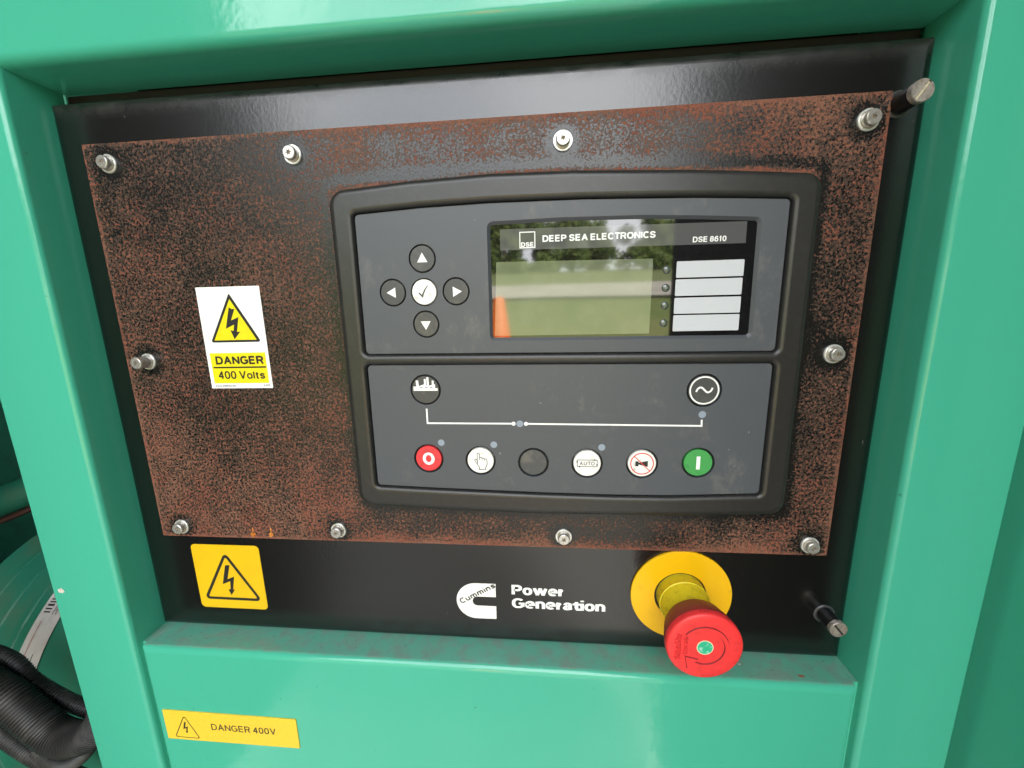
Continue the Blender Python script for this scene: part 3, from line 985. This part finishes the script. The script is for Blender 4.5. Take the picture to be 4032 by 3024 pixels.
tmpo = ORG[plate.name]
first = None
for k, (sx, sy) in enumerate(SCREWS):
    ORG["_tmp"] = (sx, sy, 0)
    class _P: pass
    if k == 0 or k == len(SCREWS) - 1:
        # mesh built about its own axis, hung on the plate
        e_ = bpy.data.objects.new("_tmp_anchor", None)
        ORG[e_.name] = (0, 0, 0)
        hd = screw_parts(e_, k != 0)
        bpy.data.objects.remove(e_)
        ORG[hd.name] = (0, 0, 0)
        if k == 0:
            first = hd
    else:
        hd = dup(first, plate)
    hd.parent = plate
    hd.location = V(sx - tmpo[0], sy - tmpo[1], -tmpo[2])
    hd.rotation_euler = (0, random.uniform(0, 1.0), 0)

# ------------------------------------------------------------------ controller module
mod = thing("generator_controller", "black framed generator controller with keypad and display on the rusted plate", "controller", (0, 0, 1.7))
UP = fillet([(-110.3, 3.2, 2.6), (110.2, 2.0, 2.6), (110.2, 76.5, 2.6), (85, 78.0, 0), (60, 79.2, 0), (12, 80.7, 0), (-36, 81.0, 0), (-73, 80.2, 0), (-109.8, 78.2, 2.6)], 5)
LO = fillet([(-110.6, -76.2, 2.6), (-73, -77.6, 0), (-13, -79.3, 0), (30, -79.9, 0), (60, -79.7, 0), (109.6, -77.5, 2.6), (109.9, -3.6, 2.6), (-110.3, -2.4, 2.6)], 5)
b = MB()
ZC = 7.9
rings = [[(a[0], a[1], 1.7) for a in BEZEL], [(a[0], a[1], 4.2) for a in offset(BEZEL, 0.15)]]
for k in range(1, 8):
    t = k / 7 * PI / 2
    rings.append([(a[0], a[1], 4.2 + (ZC - 4.2) * math.sin(t)) for a in offset(BEZEL, 0.15 + 3.6 * (1 - math.cos(t)))])
b.loft(rings)
top = [(a[0], a[1]) for a in rings[-1]]
ins = []
for lp_ in (UP, LO):
    rr = []
    for k in range(0, 7):
        t = k / 6 * PI / 2
        rr.append([(a[0], a[1], ZC - 2.0 * (1 - math.cos(t))) for a in offset(lp_, -2.5 * (1 - math.sin(t)))])
    rr.append([(a[0], a[1], 4.4) for a in lp_])
    b.loft(rr)
    ins.append([(a[0], a[1]) for a in rr[0]])
b.poly([top] + ins, ZC)
bez = mk("bezel", b, 'plastic', mod, smooth=60)
b = MB()
b.poly(offset(UP, -0.5), 3.05)
b.poly(offset(LO, -0.5), 3.05)
mk("bezel_floor", b, 'hole', bez if False else mod, smooth=False)

ZS = 5.6
NAV = [(-74.0, 54.4), (-91.6, 37.1), (-74.1, 36.95), (-56.5, 36.9), (-74.1, 19.7)]
BTN = [(-77.7, -58.7), (-46.8, -59.6), (-16.0, -60.4), (14.6, -60.6), (45.1, -60.3), (75.5, -59.5)]
ICO = [(-76.9, -17.2), (76.0, -18.3)]
DW = fillet([(-38.9, 10.0, 3.2), (98.0, 9.2, 3.2), (97.6, 68.4, 3.2), (70, 70.2, 0), (42, 71.6, 0), (0, 72.2, 0), (-38.6, 71.6, 3.2)], 5)
DG = fillet([(-36.8, 12.0, 2.0), (96.2, 11.1, 2.0), (96.2, 67.2, 2.0), (70, 68.8, 0), (42, 70.0, 0), (0, 70.6, 0), (-36.6, 70.2, 2.0)], 5)
b = MB()
b.slab(offset(UP, 0.4), 3.1, ZS, 0.25, 2, holes=[circle(x, y, 7.5, 40)[::1] for x, y in NAV] + [DW])
# sloping edge of the display recess
mk("upper_fascia", b, 'fascia', mod, smooth=25)
nd = len(DW)
b = MB().loft([[(a[0], a[1], ZS) for a in DW], [(a[0], a[1], 4.55) for a in offset(DW, 1.6)], [(a[0], a[1], 4.0) for a in offset(DW, 1.75)]])
mk("display_surround", b, 'fascia_edge', mod)
b = MB().slab(offset(LO, 0.4), 3.1, ZS, 0.25, 2, holes=[circle(x, y, 8.9, 40) for x, y in BTN] + [circle(ICO[0][0], ICO[0][1], 8.9, 40), circle(ICO[1][0], ICO[1][1], 9.2, 40)])
mk("lower_fascia", b, 'fascia', mod, smooth=25)

# display
disp = mk("display_window", MB().slab(offset(DW, 1.5), 3.2, 4.4), 'glass', mod, smooth=False)
mk("lcd_screen", MB().poly([(-36.2, 12.6), (46.2, 12.5), (46.7, 50.6), (-34.4, 51.5)], 4.43), 'lcd', mod, smooth=False).parent = disp
q = mk("title_bar", MB().poly([(-32.0, 57.2), (91.3, 56.6), (91.2, 66.9), (-32.0, 67.8)], 4.43), 'bar_grey', mod, smooth=False)
q.parent = disp
b = MB()
b.stroke([(-21.6, 58.2), (-13.8, 58.2), (-13.8, 65.9), (-21.6, 65.9)], 0.5, 4.47, closed=True)
text(b, "DSE", -21.0, -14.3, 58.7, 60.9, 4.47, wt=0.245, gap=0.09, hv=0.85)
text(b, "DEEP SEA ELECTRONICS", -9.8, 47.4, 60.7, 64.0, 4.47, wt=0.245, gap=0.09, hv=0.85)
text(b, "DSE 8610", 65.7, 81.9, 57.8, 60.5, 4.47, wt=0.22, gap=0.1, hv=0.85)
q = mk("display_lettering", b, 'bar_white', mod, smooth=False)
q.parent = disp
for k, (x0, x1, y0, y1) in enumerate([(58.5, 91.5, 40.7, 48.8), (58.4, 91.3, 31.55, 39.85), (58.3, 91.3, 22.45, 30.6), (58.2, 91.3, 13.4, 21.7)]):
    q = mk("label_strip", MB().slab(rrect(x0, x1, y0, y1, 0.5, 3), 4.38, 4.5), 'slot_white', mod, smooth=False)
    q.parent = disp
for x, y in [(53.7, 44.8), (53.6, 35.8), (53.6, 26.8), (53.5, 17.7)]:
    q = mk("indicator_lamp", MB().lathe(x, y, [(2.1, 4.3), (2.0, 4.8), (1.5, 5.2), (0.7, 5.4)], 24), 'lens', mod)
    q.parent = disp

# keys
ZB = 5.7
def key(x, y, r_, mat_, name="push_button"):
    return mk(name, MB().lathe(x, y, [(r_, 3.2), (r_, ZB - 0.25), (r_ - 0.25, ZB), (r_ * 0.5, ZB + 0.02)], 40), mat_, mod)
def legend(mb, mat_, k):
    o_ = mk("legend", mb, mat_, mod, smooth=False)
    o_.parent = k
ZL = ZB + 0.07
navm = ['button', 'button', 'white_button', 'button', 'button']
tri = [[(0, 3.1), (-2.9, -1.9), (2.8, -1.9)], [(-3.5, 0), (1.5, -2.8), (1.5, 2.7)], None, [(3.2, -0.1), (-1.7, 2.5), (-1.7, -2.9)], [(-3.0, 1.6), (2.6, 1.6), (-0.2, -3.1)]]
for (x, y), mt, tr in zip(NAV, navm, tri):
    kk = key(x, y, 6.75, mt)
    if tr:
        if tr[0][0] * (tr[1][1] - tr[2][1]) + tr[1][0] * (tr[2][1] - tr[0][1]) + tr[2][0] * (tr[0][1] - tr[1][1]) < 0:
            tr = tr[::-1]
        legend(MB().poly([(x + a, y + c) for a, c in tr], ZL), 'white_print', kk)
    else:
        ck = [(-3.1, -0.6), (-2.3, -0.1), (-1.3, -1.3), (0.2, 1.4), (1.6, 3.0), (2.5, 3.6), (0.9, 1.2), (-0.2, -1.2), (-0.8, -3.0)]
        legend(MB().poly([(x + a * 1.05, y + c * 1.05) for a, c in ck], ZL), 'grey_print', kk)
# mains and generator icon keys
x, y = ICO[0]
kk = key(x, y, 8.0, 'button')
f = MB()
f.poly([(x - 6.9, y - 0.6), (x - 6.9, y + 1.9), (x - 5.2, y + 1.9), (x - 5.4, y + 5.4), (x - 4.0, y + 5.4), (x - 3.7, y + 2.1), (x - 0.6, y + 3.2), (x - 0.6, y + 6.2), (x + 0.5, y + 6.2), (x + 0.5, y + 2.4),
        (x + 0.9, y + 2.4), (x + 0.9, y + 7.2), (x + 2.1, y + 7.2), (x + 2.2, y + 2.3), (x + 3.9, y + 2.9), (x + 3.9, y + 5.3), (x + 5.0, y + 5.3), (x + 5.0, y + 3.0), (x + 5.7, y + 3.2), (x + 5.7, y + 0.9), (x + 7.1, y + 0.9), (x + 7.1, y - 0.6)][::-1], ZL)
legend(f, 'white_print', kk)
f = MB()
for dx_ in (-2.4, 0.6, 3.4):
    f.poly([(x + dx_ - 0.8, y + 0.9), (x + dx_ + 0.8, y + 0.9), (x + dx_ + 0.8, y + 1.4), (x + dx_ - 0.8, y + 1.4)], ZL + 0.05)
legend(f, 'grey_print', kk)
x, y = ICO[1]
kk = key(x, y, 8.3, 'button')
f = MB().ring(x, y, 6.95, 7.75, ZL)
sw_ = [(x - 3.9 + 7.8 * i / 24, y + 0.3 + 1.35 * math.sin(2 * PI * i / 24)) for i in range(25)]
f.stroke([(x - 4.2, y - 0.8)] + sw_[1:-1] + [(x + 4.2, y + 1.4)], 0.95, ZL + 0.01)
legend(f, 'white_print', kk)
# bottom row
bm = ['red_button', 'white_button', 'blank_button', 'white_button', 'white_button', 'green_button']
for i, (x, y) in enumerate(BTN):
    kk = key(x, y, 7.7, bm[i])
    if i == 0:
        f = MB().poly([[(x + 3.55 * math.cos(t), y + 3.8 * math.sin(t)) for t in [2 * PI * k / 40 for k in range(40)]], [(x + 1.75 * math.cos(t), y + 2.25 * math.sin(t)) for t in [2 * PI * k / 40 for k in range(40)]]], ZL)
        legend(f, 'white_print', kk)
    elif i == 1:
        P_ = [(-1.9, 0.0), (-1.9, 3.9), (-1.6, 4.5), (-1.2, 4.7), (-0.8, 4.5), (-0.5, 3.9), (-0.5, 1.9), (0.2, 2.1), (0.7, 1.9), (0.9, 1.5), (1.5, 1.7), (2.0, 1.4), (2.2, 1.0), (3.0, 1.2), (3.6, 0.8), (3.8, 0.2), (3.8, -2.2), (2.9, -4.2), (2.9, -5.4), (-0.8, -5.4), (-0.8, -4.1), (-2.4, -1.4), (-3.4, 0.1), (-3.3, 0.8), (-2.7, 0.9), (-1.9, 0.0)]
        f = MB().stroke([(x + a, y + c) for a, c in P_], 0.42, ZL)
        for sx_, sy_, ey in [(-0.5, 1.9, 0.4), (0.9, 1.5, 0.2), (2.2, 1.0, 0.0)]:
            f.stroke([(x + sx_, y + sy_), (x + sx_ + 0.05, y + ey)], 0.38, ZL + 0.01)
        f.stroke([(x - 1.9, y), (x - 1.75, y - 1.7)], 0.42, ZL + 0.01)
        legend(f, 'grey_print', kk)
    elif i == 3:
        f = MB().stroke([(x - 5.6, y - 1.9), (x + 5.6, y - 1.9), (x + 5.6, y + 2.1), (x - 5.6, y + 2.1)], 0.4, ZL, closed=True)
        text(f, "AUTO", x - 4.3, x + 4.2, y - 1.1, y + 1.2, ZL + 0.01, wt=0.17, gap=0.2)
        for ax_, ay_, an in [(4.5, 2.1, 0), (5.6, -1.0, -90), (-4.5, -1.9, 180), (-5.6, 1.2, 90)]:
            c_, s_ = math.cos(math.radians(an)), math.sin(math.radians(an))
            f.poly([(x + ax_ + a * c_ - c * s_, y + ay_ + a * s_ + c * c_) for a, c in [(-0.6, -0.6), (0.9, 0), (-0.6, 0.6)]], ZL + 0.01)
        legend(f, 'grey_print', kk)
    elif i == 4:
        f = MB().poly([(x - 3.7, y - 1.6), (x - 1.9, y - 1.6), (x - 1.9, y - 0.5), (x + 3.2, y - 1.9), (x + 3.2, y + 1.7), (x - 1.9, y + 0.6), (x - 1.9, y + 1.4), (x - 3.7, y + 1.4)], ZL)
        legend(f, 'black_print', kk)
        f = MB().ring(x, y, 5.9, 6.5, ZL + 0.05)
        f.stroke([(x - 4.4, y + 4.4), (x + 4.4, y - 4.4)], 0.5, ZL + 0.06)
        legend(f, 'red_print', kk)
    elif i == 5:
        legend(MB().poly([(x - 1.0, y - 3.8), (x + 1.0, y - 3.8), (x + 1.0, y + 3.8), (x - 1.0, y + 3.8)], ZL), 'white_print', kk)
# one line diagram
zf = ZS + 0.06
b = MB()
b.stroke([(-77.0, -28.3), (-77.0, -37.0), (-27.0, -37.15)], 0.95, zf)
b.stroke([(-19.9, -37.2), (75.9, -38.1), (75.8, -34.6)], 0.95, zf)
b.disc(-27.0, -37.15, 1.15, zf + 0.03)
b.disc(-19.9, -37.2, 1.15, zf + 0.03)
mk("line_diagram", b, 'white_print', mod, smooth=False)
for x, y in [(-23.4, -37.2), (75.9, -31.7), (-69.6, -48.8), (-38.7, -49.8), (22.6, -50.9)]:
    mk("indicator_dot", MB().disc(x, y, 1.95, zf), 'led_grey', mod, smooth=False)

# ------------------------------------------------------------------ emergency stop
EX, EY = 72.5, -147.0
es = thing("emergency_stop", "red mushroom emergency stop button on its yellow disc", "emergency button", (EX, EY, 0.1))
b = MB().slab(circle(EX, EY, 29.8, 72), 0.3, 1.7, 0.25, 2, holes=[circle(EX - 0.4, EY + 0.2, 15.4, 48)])
mk("legend_disc", b, 'ring_yellow', es)
b = MB().lathe(EX, EY, [(15.6, 0.2), (15.6, 0.6)], 40)
mk("mounting_gasket", b, 'hole', es)
b = MB().lathe(EX, EY, [(14.3, 0.5), (14.3, 7.0), (14.5, 7.3), (14.5, 8.1), (14.0, 8.4), (13.6, 24.0)], 56)
col_ = mk("collar", b, 'collar', es)
for k in range(16):
    a = 2 * PI * k / 16 + 0.1
    t_ = Vector((-math.sin(a), math.cos(a), 0))
    n_r = Vector((math.cos(a), math.sin(a), 0))
    c0 = Vector((EX, EY, 0)) + n_r * 13.75
    fb = MB()
    for lo_, hi_, wd_ in ((16.5, 24.0, 0.9),):
        pts = [c0 + t_ * sx_ * wd_ + Vector((0, 0, zz)) + n_r * dr_ for dr_ in (-0.4, 0.28) for sx_, zz in ((-1, lo_), (1, lo_), (1, hi_), (-1, hi_))]
        fb.add([tuple(q_) for q_ in pts], [(4, 5, 6, 7), (0, 1, 5, 4), (1, 2, 6, 5), (3, 0, 4, 7)])
    rb = mk("grip_rib", fb, 'collar', es, smooth=False)
    rb.parent = col_
cap = mk("mushroom_skirt", MB().lathe(EX, EY, [(13.0, 23.0), (15.6, 23.0), (16.4, 24.2), (18.2, 30.0), (19.0, 33.0), (19.3, 35.0)], 64, cap=False), 'red_shade', es)  # shade on the skirt painted as a darker red
zt = 38.6
b = MB()
b.lathe(EX, EY, [(19.3, 34.9), (19.3, 36.9), (19.15, 37.7), (18.75, 38.25), (18.0, 38.55), (16.0, zt), (4.4, zt)], 72, cap=True)
capf = mk("mushroom_cap", b, 'red_cap', es)
for k in range(4):
    a = math.radians(97 - 5.0 * k if k < 3 else 172)
    n_r = Vector((math.cos(a), math.sin(a), 0))
    t_ = Vector((-math.sin(a), math.cos(a), 0))
    fb = MB()
    p0 = Vector((EX, EY, 0)) + n_r * 19.36
    fb.add([tuple(p0 - t_ * 0.35 + Vector((0, 0, 33.6)) - n_r * 0.3), tuple(p0 + t_ * 0.35 + Vector((0, 0, 33.6)) - n_r * 0.3), tuple(p0 + t_ * 0.35 + Vector((0, 0, 36.4))), tuple(p0 - t_ * 0.35 + Vector((0, 0, 36.4)))], [(0, 1, 2, 3)])
    q = mk("notch", fb, 'hole', es, smooth=False)
    q.parent = capf
# raised turn arrow
def arrow_loop(g):
    n = 40
    outer, inner = [], []
    for k in range(n + 1):
        a = math.radians(144 - (144 + 118) * k / n)
        wd_ = 2.5 - 1.1 * k / n
        rm = 11.0 - 0.3 * k / n
        outer.append((EX + (rm + wd_ / 2 + g) * math.cos(a), EY + (rm + wd_ / 2 + g) * math.sin(a)))
        inner.append((EX + (rm - wd_ / 2 - g) * math.cos(a), EY + (rm - wd_ / 2 - g) * math.sin(a)))
    hd = [(-5.0, -11.9 - g), (-8.2 - g, -12.6 - g), (-9.6 - g, -5.8 + g), (-3.2 + g, -7.2 + g), (-5.1, -9.0 + g)]
    # run clockwise along the outside, round the head, back on the inside
    lo = outer + [(EX + a, EY + c) for a, c in hd] + inner[::-1]
    return lo[::-1]
al = arrow_loop(0.0)
b = MB()
b.poly(al, zt + 0.7)
q = mk("arrow_edge", MB().loft([[(x, y, zt + 0.01) for x, y in arrow_loop(0.32)], [(x, y, zt + 0.69) for x, y in al]]), 'red_shade', es, smooth=False)  # dark red side walls paint in shade round the raised arrow
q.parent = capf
q = mk("turn_arrow", b, 'red_cap', es, smooth=False)
q.parent = capf
b = MB()
text(b, "Schneider", EX - 11.8, EX + 3.2, EY - 7.8, EY - 4.2, zt - 0.1, wt=0.15, ang=PI / 2, depth=0.6)
text(b, "Electric", EX - 8.6, EX + 2.0, EY - 4.6, EY - 2.2, zt - 0.1, wt=0.14, ang=PI / 2, depth=0.5)
f = MB()
text(f, "Schneider", EX - 11.8, EX + 3.2, EY - 7.8, EY - 4.2, zt + 0.02, wt=0.27, ang=PI / 2)
text(f, "Electric", EX - 8.6, EX + 2.0, EY - 4.6, EY - 2.2, zt + 0.02, wt=0.26, ang=PI / 2)
q = mk("lettering_shade", f, 'red_shade', es, smooth=False)  # wider dark letters underneath, painted as shade round the embossing
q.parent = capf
q = mk("embossed_lettering", b, 'red_cap', es, smooth=False)
q.parent = capf
q = mk("centre_rim", MB().lathe(EX, EY, [(4.15, zt - 0.1), (4.15, zt + 0.22)], 40), 'cream', es)
q.parent = capf
q = mk("centre_dot", MB().lathe(EX, EY, [(3.75, zt), (3.75, zt + 0.3)], 40), 'green_dot', es)
q.parent = capf

# ------------------------------------------------------------------ stickers
def warn_tri(pts, wd):
    return pts

# danger 400 volts, white vertical sticker on the rusted plate
z0 = 1.63
s1 = thing("danger_sticker", "white and yellow high voltage sticker on the rusted plate", "warning sticker", (-191.3, -16.5, z0))
mk("sticker_sheet", MB().slab(rrect(-211.2, -171.8, -16.5, 43.25, 0.4, 2), z0, z0 + 0.15), 'white_sticker', s1, smooth=False)
zt1 = z0 + 0.21
t_out = fillet([(-206.9, 11.2, 1.0), (-175.0, 11.3, 1.0), (-191.0, 39.6, 0.5)], 4)
t_in = [(-204.4, 12.5), (-177.7, 12.6), (-191.05, 36.2)]
mk("warning_triangle", MB().poly(t_out, zt1), 'black_print', s1, smooth=False)
mk("triangle_field", MB().poly(t_in, zt1 + 0.05), 'yellow_sign', s1, smooth=False)
bolt = [(-192.1, 31.7), (-190.6, 30.5), (-188.8, 30.6), (-191.9, 24.1), (-187.0, 25.9), (-189.3, 17.3), (-187.1, 17.5), (-191.5, 13.0), (-193.3, 18.4), (-191.3, 17.9), (-190.5, 21.6), (-196.0, 19.2)]
mk("lightning_bolt", MB().poly(bolt[::-1], zt1 + 0.10), 'black_print', s1, smooth=False)
mk("yellow_band", MB().poly([(-209.0, -13.4), (-173.75, -13.4), (-173.75, 5.0), (-209.0, 4.9)], zt1), 'yellow_sign', s1, smooth=False)
b = MB()
text(b, "DANGER", -205.9, -175.3, -1.95, 3.05, zt1 + 0.05, wt=0.25, gap=0.08, hv=0.88)
b.poly([(-208.0, -4.25), (-174.4, -4.15), (-174.4, -3.2), (-208.0, -3.3)], zt1 + 0.05)
text(b, "400 Volts", -205.7, -175.7, -10.8, -5.9, zt1 + 0.05, wt=0.2, gap=0.09, hv=0.9)
mk("sticker_lettering", b, 'black_print', s1, smooth=False)
mk("fine_print", text(MB(), "www.adsltd.com", -208.7, -195.4, -15.5, -14.3, zt1, wt=0.17), 'black_print', s1, smooth=False)
mk("fine_print", text(MB(), "3.002", -177.6, -173.4, -15.4, -14.2, zt1, wt=0.18), 'black_print', s1, smooth=False)

# square amber sticker on the black panel
s2 = thing("voltage_sticker", "square amber high voltage sticker on black paint below the rusted plate", "warning sticker", (-223.8, -172, 0.03))
mk("sticker_sheet", MB().slab(rrect(-248.1, -199.3, -171.9, -123.6, 3.0, 5), 0.03, 0.2), 'amber', s2, smooth=False)
o_t = fillet([(-245.0, -165.3, 2.4), (-202.2, -165.5, 2.4), (-224.2, -128.6, 2.4)], 5)
i_t = fillet([(-241.6, -163.4, 0.8), (-205.6, -163.5, 0.8), (-224.3, -132.6, 0.8)], 4)
mk("warning_triangle", MB().poly([o_t, i_t], 0.26), 'black_print', s2, smooth=False)
bolt2 = [(-225.4, -138.8), (-222.1, -138.6), (-225.4, -149.4), (-220.2, -147.2), (-222.6, -157.3), (-221.2, -157.2), (-224.5, -161.7), (-226.0, -157.3), (-224.4, -157.0), (-223.7, -150.9), (-229.5, -153.4)]
mk("lightning_bolt", MB().poly(bolt2[::-1], 0.26), 'black_print', s2, smooth=False)

# long amber plate on the lower panel
zs3 = ZF - 0.8
s3 = thing("danger_plate", "long amber danger plate on the green lower panel", "warning sticker", (-223, -262, zs3))
mk("sticker_sheet", MB().slab(fillet([(-273.2, -262.6, 0.5), (-176.2, -262.4, 0.5), (-176.1, -238.7, 0.5), (-273.2, -238.6, 0.5)], 2), zs3 + 0.02, zs3 + 0.7, 0.1, 1), 'amber_dull', s3, smooth=False)
zq = zs3 + 0.76
o_t = fillet([(-267.6, -260.6, 1.2), (-248.4, -260.7, 1.2), (-257.6, -241.6, 1.2)], 4)
i_t = fillet([(-266.6, -260.1, 0.8), (-249.4, -260.2, 0.8), (-257.6, -243.0, 0.8)], 4)
mk("warning_triangle", MB().poly([o_t, i_t], zq), 'black_print', s3, smooth=False)
bx, by, bs = -258.0, -252.2, 0.42
bolt3 = [((x + 224.4) * bs + bx, (y + 150.2) * bs + by) for x, y in bolt2]
mk("lightning_bolt", MB().poly(bolt3[::-1], zq), 'black_print', s3, smooth=False)
b = MB()
text(b, "DANGER 400V", -238.6, -191.6, -252.4, -247.2, zq, wt=0.165, gap=0.14, hv=0.9)
mk("sticker_lettering", b, 'black_print', s3, smooth=False)

# ------------------------------------------------------------------ machinery in the open bay on the left
AX_Y, AX_Z, AR = -480.0, -300.0, 200.0
alt = thing("alternator", "dusty green ribbed alternator body in the bay left of the frame", "alternator", (-610, -760, -300))
def xlathe(prof, n=96):
    mb = MB()
    rings = [[(x, AX_Y + r_ * math.cos(2 * PI * i / n), AX_Z + r_ * math.sin(2 * PI * i / n)) for i in range(n)] for x, r_ in prof]
    mb.loft(rings)
    return mb
prof = [(-474, 192), (-560, 194), (-600, 197.5), (-655, 199)]
x = -655
for k in range(3):
    prof += [(x, 199), (x - 7, 199), (x - 8.5, 200.6), (x - 14, 200.6), (x - 15.5, 199)]
    x -= 31
prof += [(x, 201), (-762, 202), (-764, 199), (-764, 120)]
mk("casing", xlathe(prof), 'alt_green', alt, smooth=30)
mk("drive_housing", xlathe([(-763, 118), (-900, 118), (-900, 60)]), 'inner_green', alt)
mk("support_foot", MB().box(-700, -500, -768, -640, -420, -190), 'inner_green', alt, smooth=False)
# paper label wrapped on it
lab = thing("barcode_label", "white barcode label wrapped on the green alternator casing", "label", (-634, -400, -130))
def wrap(x0, x1, a0, a1, rr, n=14):
    mb = MB()
    rings = []
    for k in range(n + 1):
        a = math.radians(a0 + (a1 - a0) * k / n)
        rings.append([(x0, AX_Y + rr * math.sin(a), AX_Z + rr * math.cos(a)), (x1, AX_Y + rr * math.sin(a), AX_Z + rr * math.cos(a))])
    mb.loft(rings, closed=False, flip=True)
    return mb
mk("label_sheet", wrap(-650, -619, 22, 66, 199.6), 'label_dim', lab)
b = MB()
rn = random.Random(4)
a = 45.5
while a < 65:
    wd_ = rn.choice([0.45, 0.7, 1.1])
    for q_ in (wrap(-645.5, -636.5, a, a + wd_, 199.9, 2),):
        b.add(q_.v, q_.f)
    a += wd_ + rn.choice([0.45, 0.6])
mk("barcode", b, 'black_print', lab, smooth=False)
for x0, a0, a1 in [(-632.5, 45, 58), (-630.2, 46, 60), (-628, 45, 57), (-634, 25, 31), (-631, 28, 33)]:
    mk("print_line", wrap(x0, x0 + 1.0, a0, a1, 199.9, 6), 'grey_print', lab, smooth=False)
mk("red_line", wrap(-641.3, -640.6, 27, 43, 199.9, 8), 'label_red', lab, smooth=False)

# ribbed conduits
def spline(pts, n):
    out = []
    P_ = [Vector(pts[0])] + [Vector(q_) for q_ in pts] + [Vector(pts[-1])]
    for i in range(1, len(P_) - 2):
        for k in range(n):
            t = k / n
            a_, b_, c_, d_ = P_[i - 1:i + 3]
            out.append(0.5 * ((2 * b_) + (c_ - a_) * t + (2 * a_ - 5 * b_ + 4 * c_ - d_) * t * t + (-a_ + 3 * b_ - 3 * c_ + d_) * t ** 3))
    out.append(P_[-2])
    return out
def corrugated(pts, r_, pitch=3.1, seg=20):
    raw = spline(pts, 40)
    L = [0]
    for i in range(1, len(raw)):
        L.append(L[-1] + (raw[i] - raw[i - 1]).length)
    step = pitch / 4
    path, rad = [], []
    d = 0
    i = 0
    k = 0
    while d < L[-1]:
        while L[i + 1] < d:
            i += 1
        t = (d - L[i]) / max(1e-6, L[i + 1] - L[i])
        path.append(raw[i].lerp(raw[i + 1], t))
        rad.append(r_ + (0.0, 0.11, 0.11, 0.0)[k % 4] * r_ - 0.05 * r_)
        d += step
        k += 1
    return MB().tube(path, rad, seg)
cg = "conduits bundled in the generator bay"
c1 = mk("conduit", corrugated([(-660, -300, -90), (-612, -317, -88), (-587, -322, -86), (-569, -331, -85), (-555, -351, -85), (-533, -367, -85), (-504, -381, -85), (-440, -400, -85)], 7.0, 2.8), 'hose', org=(-560, -350, -85))
tag(c1, "thin black conduit crossing behind the thick ribbed one", "conduit", cg)
c2 = mk("conduit", corrugated([(-640, -290, -66), (-582, -322, -62), (-562, -336, -62), (-546, -348, -62), (-532, -362, -62), (-517, -375, -61), (-502, -385, -60), (-482, -387, -60), (-462, -379, -61), (-444, -360, -62), (-430, -326, -62), (-424, -270, -64)], 14.5, 3.3, 28), 'hose', org=(-520, -370, -62))
tag(c2, "thick black ribbed conduit bending upward behind the post", "conduit", cg)
c3 = mk("conduit", corrugated([(-680, -370, -78), (-620, -398, -77), (-599, -411, -76), (-577, -428, -75), (-551, -446, -75), (-530, -458, -75), (-440, -490, -75)], 8.0, 2.8), 'hose', org=(-570, -430, -75))
tag(c3, "lowest black ribbed conduit under the thick one", "conduit", cg)
c4 = mk("conduit", corrugated([(-560, -430, -76), (-545, -437, -73), (-524, -438, -70), (-503, -429, -68), (-483, -411, -66), (-468, -390, -66), (-457, -360, -68), (-448, -300, -72)], 6.4, 2.8), 'hose', org=(-500, -430, -70))
tag(c4, "short black ribbed conduit curling up at the bottom by the post", "conduit", cg)
def tie(path_pt, direction, r_, label):
    u = Vector(direction).normalized()
    a_ = u.orthogonal().normalized()
    b_ = u.cross(a_)
    mb = MB()
    ring0 = []
    for off_ in (-2.2, 2.2):
        ring0.append([tuple(Vector(path_pt) + u * off_ + (a_ * math.cos(2 * PI * k / 28) + b_ * math.sin(2 * PI * k / 28)) * r_) for k in range(28)])
    mb.loft(ring0)
    q_ = mk("cable_tie", mb, 'tie', org=path_pt)
    tag(q_, label, "cable tie", "cable ties round the conduits")
tie((-517, -375, -61), (15, -11, 0.6), 15.2, "black tie strapped round the thick conduit at its bend")
# red cable and rail on the far wall of the bay
rail = mk("pipe", MB().tube([(-1080, -330, -240), (-900, -262, -330), (-760, -200, -440)], 26, 16), 'alt_green', org=(-900, -262, -330))
tag(rail, "green pipe sloping up in the dark bay above the alternator", "pipe")
rc_ = mk("cable", MB().tube([(-1080, -362, -226), (-900, -295, -316), (-760, -232, -426)], 5, 8), 'dull_red', org=(-900, -295, -316))
tag(rc_, "dull red cable running under the green pipe in the bay", "cable")
